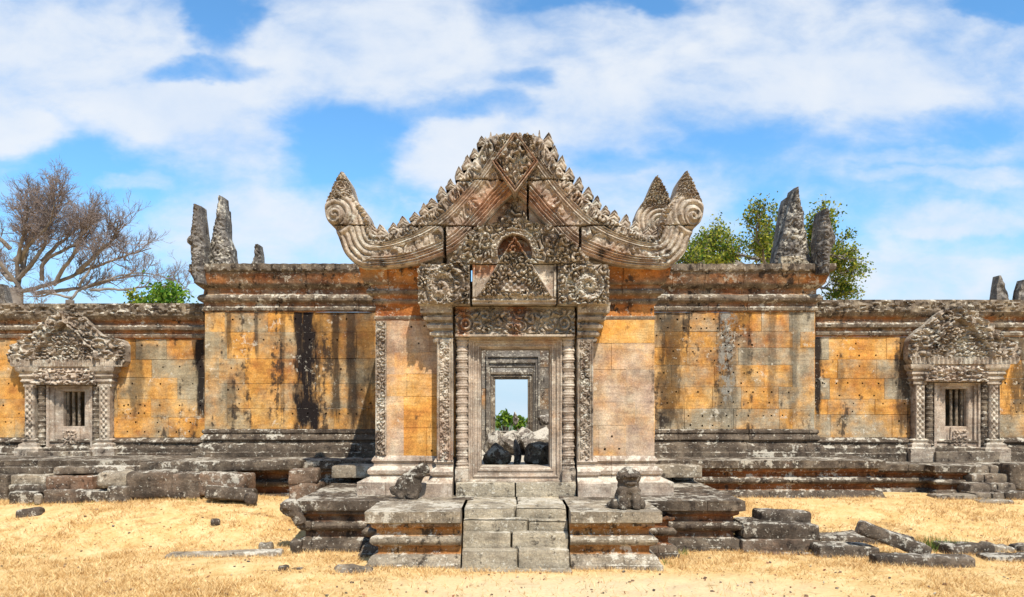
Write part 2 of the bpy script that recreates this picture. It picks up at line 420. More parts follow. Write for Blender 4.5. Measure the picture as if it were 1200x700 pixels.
    g2 = t.m('MULTIPLY_ADD', fine, 2.0, 0.0)
    cg = t.new('ShaderNodeCombineXYZ')
    for i in range(3): t.put(cg.inputs[i], g2)
    col = t.mix(0.8, col, cg.outputs[0], 'MULTIPLY')
    t.put(b.inputs['Base Color'], col)
    bm = t.m('ADD', t.m('MULTIPLY', t.noise(P, 24*rough_scale, 7, 0.72), 1.0), t.m('MULTIPLY', lm, 0.15))
    bp = t.new('ShaderNodeBump'); bp.inputs['Strength'].default_value = bump; bp.inputs['Distance'].default_value = 0.035
    t.put(bp.inputs['Height'], bm); t.put(b.inputs['Normal'], bp.outputs[0])
    return m

OR = ((0.30, 0.105, 0.03), (0.52, 0.25, 0.058), (0.60, 0.36, 0.125))
GR = ((0.16, 0.13, 0.105), (0.27, 0.23, 0.185), (0.40, 0.35, 0.28))
M_wall_l = stone('ochre_wall_stone', ((0.20, 0.16, 0.10), (0.30, 0.24, 0.15), (0.36, 0.31, 0.22)), OR, lichen=0.12, dark=0.62, bump=0.35, tintmix=.62,
                 stains_and_shade=((X(361, 17.2), .30, 4.7, 1.8, 1.0), (X(350, 17.2), .10, 4.7, 3.2, .95), (X(393, 17.2), .12, 4.6, 2.2, .8), (X(412, 17.2), .14, 4.6, 2.0, .75), (X(300, 17.2), .06, 4.7, 3.6, .7), (X(425, 17.2), .34, 4.6, 1.9, .62), (X(395, 17.2), .5, 4.7, 3.4, .5), (X(331, 17.2), .06, 4.5, 2.2, .5), (X(268, 17.2), .07, 4.7, 3.5, .7),
                         (X(235, 17.8), .13, 4.3, 2.0, .97), (X(160, 17.8), .16, 4.0, 2.2, .6), (X(270, 17.2), .15, 3.0, 1.9, .45)))
M_wall_r = stone('ochre_wall_stone', ((0.22, 0.18, 0.12), (0.30, 0.25, 0.17), (0.36, 0.32, 0.24)), OR, lichen=0.16, dark=0.58, bump=0.35, tintmix=.62,
                 stains_and_shade=((X(852, 17.2), .17, 4.6, 2.5, -.9), (X(852, 17.2), .3, 4.6, 2.0, .5), (X(785, 17.2), .34, 4.5, 2.0, .72), (X(875, 17.2), .16, 4.7, 3.0, .45), (X(930, 17.2), .12, 4.4, 2.0, .5), (X(905, 17.2), .09, 4.6, 2.4, .45),
                         (X(957, 17.8), .12, 4.3, 2.2, .95), (X(1060, 17.8), .22, 4.3, 1.9, .8), (X(1195, 17.8), .3, 4.2, 2.2, .7), (X(985, 17.8), .1, 3.4, 2.8, .4)))  # streak just left of the gallery window paints in its cast shadow
M_porch = stone('porch_panel_stone', ((0.31, 0.215, 0.16), (0.40, 0.30, 0.215), (0.50, 0.41, 0.29)), ((0.40, 0.14, 0.035), (0.58, 0.28, 0.065), (0.60, 0.40, 0.17)), lichen=0.05, dark=0.3, bump=0.35)
M_carve = stone('carved_grey_stone', ((0.16, 0.11, 0.08), (0.35, 0.28, 0.21), (0.54, 0.47, 0.37)), ((0.17, 0.07, 0.04), (0.33, 0.16, 0.085), (0.47, 0.29, 0.16)), lichen=0.40, dark=0.56, bump=0.5, toplich=.35, lichcol=(0.48, 0.45, 0.37), streak=.3)
M_frame = stone('door_frame_stone', ((0.22, 0.155, 0.11), (0.37, 0.29, 0.22), (0.50, 0.43, 0.34)), OR, lichen=0.28, dark=0.3, bump=0.5)
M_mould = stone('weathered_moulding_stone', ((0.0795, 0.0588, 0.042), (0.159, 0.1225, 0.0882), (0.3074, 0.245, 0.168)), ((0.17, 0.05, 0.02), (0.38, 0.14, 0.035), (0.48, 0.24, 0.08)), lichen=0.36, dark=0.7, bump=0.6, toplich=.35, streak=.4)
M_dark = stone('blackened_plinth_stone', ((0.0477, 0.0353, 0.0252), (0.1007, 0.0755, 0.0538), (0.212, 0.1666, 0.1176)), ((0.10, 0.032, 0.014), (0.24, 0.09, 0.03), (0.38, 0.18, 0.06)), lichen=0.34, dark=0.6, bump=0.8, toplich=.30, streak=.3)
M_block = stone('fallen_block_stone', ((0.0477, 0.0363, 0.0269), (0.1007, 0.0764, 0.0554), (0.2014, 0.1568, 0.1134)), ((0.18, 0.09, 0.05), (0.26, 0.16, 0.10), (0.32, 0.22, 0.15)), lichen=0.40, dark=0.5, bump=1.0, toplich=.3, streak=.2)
M_step = stone('stair_stone', ((0.2438, 0.2009, 0.1428), (0.3498, 0.294, 0.21), (0.4558, 0.3871, 0.2772)), OR, lichen=0.42, dark=0.42, bump=0.8, toplich=.3, streak=.2)
M_inner = stone('shaded_inner_stone', ((0.10, 0.085, 0.07), (0.18, 0.155, 0.13), (0.32, 0.29, 0.25)), OR, lichen=0.5, dark=0.4, bump=0.6, toplich=1.)  # stone colour darkened to carry the shade inside the doorway
M_rubble = stone('pale_rubble_stone', ((0.08, 0.066, 0.055), (0.20, 0.17, 0.145), (0.36, 0.32, 0.27)), OR, lichen=0.5, dark=0.75, bump=0.8, toplich=.6, lichcol=(.50, .46, .39))
M_spire = stone('lichened_gable_stone', ((0.075, 0.062, 0.053), (0.15, 0.13, 0.11), (0.28, 0.25, 0.215)), OR, lichen=0.34, dark=0.6, bump=0.8, streak=.6, toplich=.3)
M_roof = stone('roof_edge_stone', ((0.10, 0.085, 0.07), (0.19, 0.165, 0.14), (0.30, 0.27, 0.23)), OR, lichen=0.4, dark=0.5, bump=0.8)

def simple(name, c0, c1, rough=0.9, scale=3.0, trans=0.0):
    m = bpy.data.materials.new(name); m.use_nodes = True; t = NT(m.node_tree); b = t.n['Principled BSDF']
    geo = t.new('ShaderNodeNewGeometry'); b.inputs['Roughness'].default_value = rough; b.inputs['Specular IOR Level'].default_value = 0.2
    at = t.new('ShaderNodeAttribute', attribute_name='tint').outputs['Fac']
    f = t.m('ADD', t.m('MULTIPLY', t.noise(geo.outputs['Position'], scale, 4), 0.8), t.m('MULTIPLY', t.m('SUBTRACT', at, 0.5), 0.8), clamp=True)
    col = t.ramp(f, [(0.2, c0), (0.75, c1)]); t.put(b.inputs['Base Color'], col)
    if trans:
        tr = t.new('ShaderNodeBsdfTranslucent'); t.put(tr.inputs[0], col); mx = t.new('ShaderNodeMixShader'); mx.inputs[0].default_value = trans
        t.l.new(b.outputs[0], mx.inputs[1]); t.l.new(tr.outputs[0], mx.inputs[2]); t.l.new(mx.outputs[0], t.n['Material Output'].inputs[0])
    return m
M_bark = simple('pale_bark', (0.10, 0.08, 0.065), (0.38, 0.33, 0.28), scale=2.5)
M_twig = simple('brown_twigs', (0.16, 0.12, 0.105), (0.31, 0.25, 0.215))
M_leaf = simple('yellow_green_leaves', (0.07, 0.13, 0.015), (0.42, 0.40, 0.05), scale=0.9, trans=.35)  # yellow-green leaf colour
M_leafg = simple('green_leaves', (0.05, 0.14, 0.012), (0.24, 0.34, 0.04), scale=1.4, trans=.35)
M_grass = simple('green_grass', (0.06, 0.12, 0.02), (0.22, 0.26, 0.06), scale=4, trans=.2)
M_straw = simple('dry_straw', (0.46, 0.255, 0.085), (0.86, 0.64, 0.32), scale=1.1, trans=.15)
M_fallenleaf = simple('fallen_leaf', (0.16, 0.06, 0.03), (0.35, 0.15, 0.07), scale=4)

# ------------------------------------------------------------------ the ground
def ground_z(x, y):
    x = np.asarray(x, float); y = np.asarray(y, float)
    z = 0.50*ss(y, 12.2, 15.9)*(1-ss(y, 22, 30)*0.0)
    z = z+0.17*np.exp(-((x+6.4)/2.3)**2-((y-14.3)/.9)**2)+0.05*np.exp(-((x+3.9)/1.6)**2-((y-11.5)/.8)**2)
    z = z+0.05*fbm(np.stack([x*.55, y*.55, x*0], -1), 3, 5)*2*ss(np.abs(y-12)+np.abs(x), .5, 3)+0.014*fbm(np.stack([x*3.1, y*3.1, x*0], -1), 3, 15)*2
    z = z-62*ss(y, 42, 420)-ss(np.abs(x), 45, 500)*40*ss(y, -10, 60)
    return z
gxs = np.concatenate([-np.geomspace(3500, 15, 34), np.arange(-14.5, 14.51, 0.09), np.geomspace(15, 3500, 34)])
gys = np.concatenate([-np.geomspace(900, 3, 14), np.arange(-2, 7.5, .5), np.arange(7.6, 17.2, 0.075), np.arange(17.5, 42, 0.8), np.geomspace(43, 3500, 34)])
GX, GY = np.meshgrid(gxs, gys, indexing='ij')
mb = MB(); mb.grid(np.stack([GX, GY, ground_z(GX, GY)], -1), 0.5)
mg = bpy.data.materials.new('dry_grass_ground'); mg.use_nodes = True; t = NT(mg.node_tree); b = t.n['Principled BSDF']
b.inputs['Roughness'].default_value = 0.95; b.inputs['Specular IOR Level'].default_value = 0.1
geo = t.new('ShaderNodeNewGeometry'); P = geo.outputs['Position']; px_, py_, pz_ = t.sep(P)
big = t.noise(P, 0.55, 5, 0.6); fib = t.noise(t.scale(P, (9, 16, 9)), 2.2, 6, 0.75); mid = t.noise(P, 2.6, 6, 0.65)
col = t.ramp(t.m('ADD', t.m('MULTIPLY', mid, .6), t.m('MULTIPLY', fib, .4)), [(0.30, (0.42, 0.215, 0.06)), (0.46, (0.67, 0.44, 0.18)), (0.62, (0.79, 0.585, 0.30))])
# trodden pale sand in front of the stairs
dxs = t.m('DIVIDE', t.m('SUBTRACT', px_, 1.3), 3.4); dys = t.m('DIVIDE', t.m('SUBTRACT', py_, 10.0), 1.1)
rs = t.m('ADD', t.m('ADD', t.m('MULTIPLY', dxs, dxs), t.m('MULTIPLY', dys, dys)), t.m('MULTIPLY', t.m('SUBTRACT', mid, .5), 2.2))
sand = t.m('MULTIPLY', t.step(rs, 1.3, -0.4), 0.65)
col = t.mix(sand, col, t.ramp(fib, [(0.3, (0.60, 0.47, 0.30)), (0.6, (0.76, 0.63, 0.43))]))
# brown bare-root patches
bp_ = t.step(t.noise(t.scale(P, (1, 1.9, 1)), 1.25, 7, 0.7), 0.58, 0.68)
col = t.mix(t.m('MULTIPLY', bp_, 0.6), col, (0.27, 0.14, 0.05))
sp_ = t.step(t.noise(P, 13, 5, 0.75), 0.66, 0.72)
col = t.mix(t.m('MULTIPLY', sp_, 0.6), col, (0.13, 0.07, 0.03))
far = t.step(py_, 60, 400)
col = t.mix(far, col, (0.10, 0.14, 0.08))
t.put(b.inputs['Base Color'], col)
bm = t.new('ShaderNodeBump'); bm.inputs['Strength'].default_value = 0.7; bm.inputs['Distance'].default_value = 0.05
t.put(bm.inputs['Height'], t.m('ADD', fib, mid)); t.put(b.inputs['Normal'], bm.outputs[0])
g = mb.build('ground', mg, angle=180); g['kind'] = 'structure'

# ------------------------------------------------------------------ mouldings shared by the building
DP, DW, DL = 13.6, 17.2, 17.8           # depth of the porch front, the side wings and the long galleries
def prof(pts, d, tints=None):            # (out, photo row[, tint]) -> (out, z, tint), sorted bottom -> top as given
    return [(p[0], Z(p[1], d), p[2] if len(p) > 2 else 0.0) for p in pts]
PLINTH = [(.20, 0, 0), (.20, .11, 0), (.165, .12, 0), (.165, .13, 0), (.12, .24, 0), (.06, .27, .2), (.0, .29, .9), (.0, .40, .95), (.05, .42, .6), (.10, .45, .1), (.13, .49, 0), (.13, .53, 0),
          (.09, .57, .1), (.0, .60, .8), (.0, .69, 1), (.06, .72, .95), (.09, .745, .7), (.09, .79, .45), (.13, .80, .1), (.175, .82, 0), (.18, 1.0, 0), (-.14, 1.0, 0)]
def plinth(z0, z1, k=1.0, rust=1.0, cut=1.0):
    return [(o*k if o > 0 else o, z0+(z1-z0)*tt, c*rust) for o, tt, c in PLINTH if tt <= cut]
def top_sheet(mb, x0, x1, y0, y1, z, seed=1, tint=0.0):
    nx, ny = max(2, int((x1-x0)/.09)), max(2, int((y1-y0)/.09))
    a, b = np.meshgrid(np.linspace(x0, x1, nx), np.linspace(y0, y1, ny), indexing='ij')
    zz = z+fbm(np.stack([a*1.7, b*1.7, a*0+seed], -1), 3, seed)*.03
    mb.grid(np.stack([a, b, zz], -1), tint)
WC = [(0, 366, .6), (.05, 364, .1), (.06, 361, .0), (.02, 359, .35), (.02, 356, .35), (.11, 353, .0), (.13, 350, -.1), (.10, 347, .0), (.03, 345, .45), (.03, 340, .45), (.13, 336, .0), (.17, 334, .35), (.18, 332, .5), (.24, 324, .5), (.26, 321, .0), (.29, 320, 0), (.29, 312, 0), (-.25, 311, 0)]
WB = [(.22, 541), (.22, 530), (.15, 529), (.15, 525), (.12, 521), (.05, 519), (.05, 517), (.10, 515), (.08, 512), (.03, 509), (.06, 507), (.05, 504), (0, 503, .3)]
GC = [(0, 398, .8), (.05, 396, .3), (.06, 393, .1), (.02, 391, .5), (.02, 389, .5), (.11, 387, .2), (.12, 384, 0), (.05, 381, .4), (.05, 378, .6), (.14, 375, .3), (.16, 373, .2), (.20, 371, 0), (.21, 357, 0), (-.25, 355, 0)]
GB = [(.24, 545), (.24, 531), (.17, 530), (.17, 525), (.08, 522), (.08, 520), (.13, 518), (.11, 516), (.04, 514.5), (.0, 513, .3)]
def bead(za, zb, pitch, amp_):
    return lambda s, z: amp_*(np.abs(np.sin(np.pi*s/pitch))-.4)*((z > za) & (z < zb))
def frieze(za, zb):
    return lambda s, z: 0.07*(scroll(s+0*z, z+0*s, 0.16, 3)-.3)*((z > za) & (z < zb))

# ------------------------------------------------------------------ side wings
def wing(side, label, M, ends, cor_y):
    x0, x1 = ends
    wg = thing('temple_wing', label, 'temple wing', ((x0+x1)/2, DW, Z(541, DW)), 'temple side wings')
    za, zb = Z(503, DW), Z(366, DW)
    path = [(x0, 21.6), (x0, DW), (x1, DW)] if side < 0 else [(x0, DW), (x1, DW), (x1, 21.6)]
    m = MB()
    for i, (a, b) in enumerate(zip(path[:-1], path[1:])): wall(m, a, b, za, zb, seed=11+side+i*3, bw=(.55, 1.35), ch=(.36, .56), holes=.75)
    wall(m, (x1, 21.6), (x0, 21.6), Z(541, DW), zb, seed=31+side)
    m.build('wall', M, wg, angle=25)
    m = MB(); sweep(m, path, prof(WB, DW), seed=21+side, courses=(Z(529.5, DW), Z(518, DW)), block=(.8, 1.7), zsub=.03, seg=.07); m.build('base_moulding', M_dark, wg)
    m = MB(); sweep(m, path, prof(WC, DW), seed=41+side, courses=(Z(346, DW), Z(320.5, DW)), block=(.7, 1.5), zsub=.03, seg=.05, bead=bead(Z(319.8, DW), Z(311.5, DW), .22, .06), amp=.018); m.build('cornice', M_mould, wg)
    m = MB()
    top_sheet(m, x0+.1 if side < 0 else x0, x1 if side < 0 else x1-.1, DW+.12, 21.6, Z(311.5, DW), 4)
    m.build('unseen_roof_slab', M_roof, wg)
    return wg
wl = wing(-1, 'left side wing of sandstone wall with black vertical streaks', M_wall_l, (X(240, DW), -2.2), 312)
wr = wing(1, 'right side wing of sandstone wall with pale lichen patch', M_wall_r, (2.35, X(955, DW)), 312)

def rough_h(amp, seed, scale=.12):
    return lambda px, py: 0.02+amp*2*fbm(np.stack([px*scale, py*scale, px*0+seed], -1), 4, seed)
def remnant(name, parent, rows, d, thick, seed, mat=M_spire, amp=.10, bulge=.0):
    m = MB()
    r = np.array(sorted(rows), float)
    def H(px, py):
        xl, xr = interp_rows(sorted(rows), py); q = np.clip((px-xl)/np.maximum(xr-xl, .1), 0, 1)
        return rough_h(amp, seed)(px, py)+bulge*np.sin(np.pi*q)+.05*np.sin(np.pi*q)**.5+.04*(scroll(px, py, 7, seed)-.3)
    relief(m, rows, d, thick, H, res=.9, rough=.16, seed=seed)
    return m.build(name, mat, parent, angle=60)
remnant('naga_finial', wl, [(242, 229, 236), (259, 227, 238), (276, 223.5, 240), (281, 220, 240.5), (284, 219.5, 241), (288, 224, 241), (306, 225, 240.5), (323, 226, 239), (333, 230, 240)], DW-.3, .28, 3, bulge=.16, amp=.05)
remnant('gable_remnant', wl, [(232, 258.5, 263), (245, 255, 264), (258, 253, 265), (272, 250, 265), (274, 249, 266), (285, 247.5, 270), (292, 246, 273), (300, 245, 274), (308, 243, 275), (314, 239, 279)], DW+.1, .25, 5, bulge=.10, amp=.06)
remnant('gable_remnant', wl, [(246, 264, 267), (262, 264, 268), (290, 264, 269), (314, 262, 272)], DW+.4, .2, 6, amp=.05)
remnant('gable_remnant', wl, [(287, 299.5, 304), (300, 298.5, 305.5), (308, 296.5, 306), (313, 294, 307)], DW+.2, .25, 7, amp=.05)
remnant('naga_finial', wr, [(247, 962, 968), (260, 959, 972), (275, 957, 976), (279, 956.5, 979), (285, 956, 978), (290, 956, 974), (300, 956, 972), (315, 956, 971), (322, 957, 970)], DW-.3, .3, 8, bulge=.16, amp=.05)
remnant('gable_remnant', wr, [(222, 928.5, 934), (229, 927, 935), (240, 925, 938), (252, 922, 941), (266, 918, 943), (280, 915, 945), (295, 911, 948), (305, 908, 950), (314, 906, 954)], DW+.1, .3, 9, bulge=.14, amp=.07)
remnant('gable_remnant', wr, [(233, 919.5, 922.5), (242, 917, 925), (258, 914, 928), (280, 911, 930), (314, 905, 935)], DW+.4, .25, 10, bulge=.08, amp=.06)
remnant('fallen_slab', wr, [(301, 915, 937), (308, 914, 947), (314, 912, 960), (320, 910, 963)], DW-.1, .5, 12, mat=M_step, amp=.04)

# ------------------------------------------------------------------ long galleries with false windows
def gallery(side, label, M):
    xa, xb = (-15.5, X(243, DL)) if side < 0 else (X(952, DL), 15.8)
    ga = thing('temple_gallery', label, 'temple gallery', ((xa+xb)/2, DL, Z(545, DL)), 'temple galleries')
    dx_ = 0 if side < 0 else 1041
    dy = 0 if side < 0 else -3
    za, zb = Z(513, DL), Z(398+dy, DL)
    ox = (X(60+dx_, DL)-xa, X(103+dx_, DL)-xa)
    m = MB(); wall(m, (xa, DL), (xb, DL), za, zb, seed=51+side, bw=(.6, 1.5), ch=(.36, .56), holes=.7, openings=((ox[0], ox[1], Z(525, DL), Z(445, DL)),))
    wall(m, (xb, 20.9), (xa, 20.9), za-.6, zb, seed=53+side)
    m.build('wall', M, ga, angle=25)
    sh = [(p[0], p[1]+dy*(1.4 if p[1] < 380 else 1), p[2] if len(p) > 2 else 0) for p in GC]
    m = MB(); sweep(m, [(xa, DL), (xb, DL)], prof(GB, DL), seed=61+side, courses=(Z(530.5, DL), Z(520, DL)), block=(.9, 1.8), zsub=.03, seg=.07); m.build('base_moulding', M_dark, ga)
    m = MB(); sweep(m, [(xa, DL), (xb, DL)], prof(sh, DL), seed=71+side, courses=(Z(380+dy, DL), Z(371.5+dy*1.4, DL)), block=(.8, 1.6), zsub=.035, seg=.06, bead=frieze(Z(371+dy*1.4, DL), Z(357+dy*1.4, DL)), amp=.012); m.build('cornice', M_mould, ga)
    m = MB(); top_sheet(m, xa, xb, DL+.2, 20.9, Z(356+dy*1.4, DL)-.02, 5); box(m, xa, xb, DL+.5, 20.85, za-.55, za-.5, .2); m.build('unseen_roof_slab', M_roof, ga)  # unseen roof added over the roofless gallery to darken its window
    # false window assembly
    q = lambda x: x+dx_
    yy = lambda y: y+(dy if y > 380 else dy*1.0)
    d = DL-.17
    fw = MB()
    R = [(366, 74, 80), (368.5, 66, 90), (370, 58, 97), (371.5, 55, 101), (378, 50, 106), (385, 45, 112), (391, 40, 118), (394.5, 37, 124), (397, 33, 138), (400, 25, 146), (405, 17, 149), (415, 13, 149), (424, 13, 149), (430, 18, 145)]
    if side > 0: R = [(363, 76, 83), (365.5, 66, 95), (367.5, 59, 102), (374, 51, 107), (382, 44, 116), (390, 33, 124), (396, 27, 130), (400, 24, 136), (403, 23, 149), (412, 22, 151), (424, 22, 150), (430, 26, 147)]
    R = [(yy(a), q(b), q(c)) for a, b, c in R]
    cx = q(79.5)
    def H(px, py):
        h = .13*scroll(px, py, 9.0, 5+side)
        ay = (py-yy(380))/yy(43)*np.ones_like(px)
        yr = py-(yy(380) if side < 0 else yy(377)); hw_ = np.interp(yr, [-1, 0, 5, 11, 17, 22, 26, 32, 44], [0, 1.5, 7, 14, 19, 21, 26, 33, 36])
        arch = np.abs(px-cx)-hw_                                   # lobed arch round a carved panel
        h = np.where(arch < 0, .02+.12*scroll(px, py, 5.5, 9), h+.05)
        h = h+.12*ring(arch, 1.8, 1.5)+.05*ring(arch, 6.5, 1.0)
        h = np.where((arch < -1) & (yr < 9), -.04, h)
        h = np.where(py > yy(422), .12+.03*np.sin(px*1.2), h)
        return h
    relief(fw, R, d, .17, H, res=.7, rough=.07, seed=2)
    pd = fw.build('window_pediment', M_carve, ga, angle=60)
    m = MB(); d2 = DL-.2
    relief(m, [(yy(430), q(41), q(113)), (yy(451), q(41), q(113))], d2, .2, lambda px, py: .03+.13*scroll(px, py, 6.5, 23)*ss(py, yy(431), yy(437))+.05*ring(py, yy(449), 1.2), res=.8, tint=.12); m.build('window_lintel', M_frame, ga, angle=60)
    zt, zb2 = Z(yy(455), d2), Z(514, d2)
    for (s0, s1, sgn) in ((30.5, 41.5, -1), (117, 129.5, 1)):
        m = MB()
        def HL(px, py):
            t_ = (px-q(s0))/(s1-s0); c = np.abs(np.sin((px-q(s0))*.55+py*.45))*np.abs(np.sin((px-q(s0))*.55-py*.45))
            return .03+.05*c*((t_ > .2) & (t_ < .8))+.05*ring(t_, .1, .06)+.05*ring(t_, .9, .06)
        relief(m, [(452, q(s0), q(s1)), (516, q(s0), q(s1))], DL-.17, .17, HL, res=.7); 
        pl = m.build('pilaster', M_carve, ga, angle=60)
        m = MB(); xs0, xs1 = X(q(s0), DL-.17), X(q(s1), DL-.17)
        cp = [(0, 455), (.04, 453), (.03, 450), (.08, 447), (.05, 444), (.10, 441), (.08, 438), (.14, 435), (.16, 430)]
        pth = [(xs0, DL), (xs0, DL-.17), (xs1, DL-.17), (xs1, DL)]
        sweep(m, pth, prof([(a, yy(b)) for a, b in cp], DL-.3), seed=5, block=(5, 6), zsub=.03, amp=.006, caps=(False, False)); m.build('capital', M_carve, pl)
        m = MB(); sweep(m, pth, prof([(.16, 545), (.16, 526), (.1, 524), (.1, 521), (.04, 519), (.07, 516), (0, 514)], DL-.3), seed=6, block=(5, 6), zsub=.03, amp=.008, caps=(False, False)); m.build('pilaster_base', M_carve, pl)
    for cxp in (48.5, 112.5):
        m = MB(); lathe(m, X(q(cxp), DL-.12), DL-.09, yy(452), 522, .095, 11, DL-.25); m.build('colonette', M_mould, ga)
    fr = frame_ring(q(54), q(108), yy(452), 530, q(70.5), q(95.5), yy(459), 500, DL-.14, [(0, 0), (.18, 0), (.22, .05), (.45, .05), (.5, .10), (.9, .10), (1, .13), (1, .42)], 'window_frame', M_frame, ga, seed=7+side)
    m = MB(); relief(m, [(501, q(73), q(93.5)), (525, q(72), q(94.5))], DL-.06, .1, lambda px, py: .01+.06*scroll(px, py, 6, 3)*(np.abs(px-q(83)) < 8)*(np.abs(py-513) < 9), res=.9); m.build('sill_panel', M_frame, ga)
    for i in range(3):
        m = MB(); lathe(m, X(q(76.5+i*6.6), DL), DL+.12, yy(458), 501, .040, 7, DL); m.build('baluster', M_mould, fr)
    m = MB(); bx = block_arr(X(q(118), DL)-X(q(44), DL), .5, Z(529, DL-.3)-Z(545, DL-.3), 4, .015, rnd=.03)
    for g_ in bx: m.grid(g_+np.array([X(q(81), DL), DL-.18, Z(545, DL-.3)]), 0)
    m.build('window_step', M_mould, ga)
    return ga
def lathe(m, cx, cy, ytop, ybot, r, rings, d, n=18, square=False):
    z0, z1 = Z(ybot, d), Z(ytop, d); N = rings*9+1
    zz = np.linspace(z0, z1, N); ph = (np.arange(N)/(N-1)*rings) % 1.0
    rr = r*(.78+.22*ring(ph, .5, .16)+.10*ring(ph, .22, .05)+.10*ring(ph, .78, .05))
    rr[:2] = r*1.05; rr[-2:] = r*1.05
    th = np.linspace(0, 2*np.pi, n, endpoint=False)
    P = np.stack([cx+rr[None]*np.cos(th)[:, None], cy+rr[None]*np.sin(th)[:, None], np.broadcast_to(zz[None], (n, N))], -1)
    P = P+(fbm(P*6, 2, 3)*.012)[..., None]
    m.grid(P, 0, wrap=True)
def frame_ring(ox0, ox1, oy0, oy1, ix0, ix1, iy0, iy1, d, pf, name, mat, parent, seed=1, tint=0.0):
    Oc = [(X(ox0, d), Z(oy1, d)), (X(ox1, d), Z(oy1, d)), (X(ox1, d), Z(oy0, d)), (X(ox0, d), Z(oy0, d))]
    Ic = [(X(ix0, d), Z(iy1, d)), (X(ix1, d), Z(iy1, d)), (X(ix1, d), Z(iy0, d)), (X(ix0, d), Z(iy0, d))]
    m = MB()
    for k in range(4):
        a, b, c, e = map(np.array, (Oc[k], Oc[(k+1) % 4], Ic[(k+1) % 4], Ic[k]))
        n = max(4, int(np.linalg.norm(b-a)/.05)); t_ = np.linspace(0, 1, n)[:, None]
        rows = []
        full = []
        for (p0, p1) in zip(pf[:-1], pf[1:]):
            sN = max(1, int(max(abs(p1[0]-p0[0])*.2, abs(p1[1]-p0[1]))/.03))
            for i in range(sN): full.append((p0[0]+(p1[0]-p0[0])*i/sN, p0[1]+(p1[1]-p0[1])*i/sN))
        full.append(pf[-1])
        for f, dp in full:
            s0 = a+(e-a)*f; s1 = b+(c-b)*f; l = s0+(s1-s0)*t_
            rows.append(np.stack([l[:, 0], np.full(n, d+dp), l[:, 1]], -1))
        P = np.stack(rows, 1)
        P = P+(fbm(P*4.5, 3, seed)*.022-np.clip(fbm(P*3.3, 3, seed+7)-.2, 0, 1)*.08)[..., None]*np.array([.3, -1, .3])
        m.grid(P, tint)
        S0 = np.stack([np.concatenate([P[:1, 0]*1, P[1:, 0]])+np.array([0, .4, 0]), P[:, 0]], 1); m.grid(S0, tint)
    return m.build(name, mat, parent)
gl = gallery(-1, 'left long gallery wall with small carved false window', M_wall_l)
gr = gallery(1, 'right long gallery wall with pale carved window gable', M_wall_r)

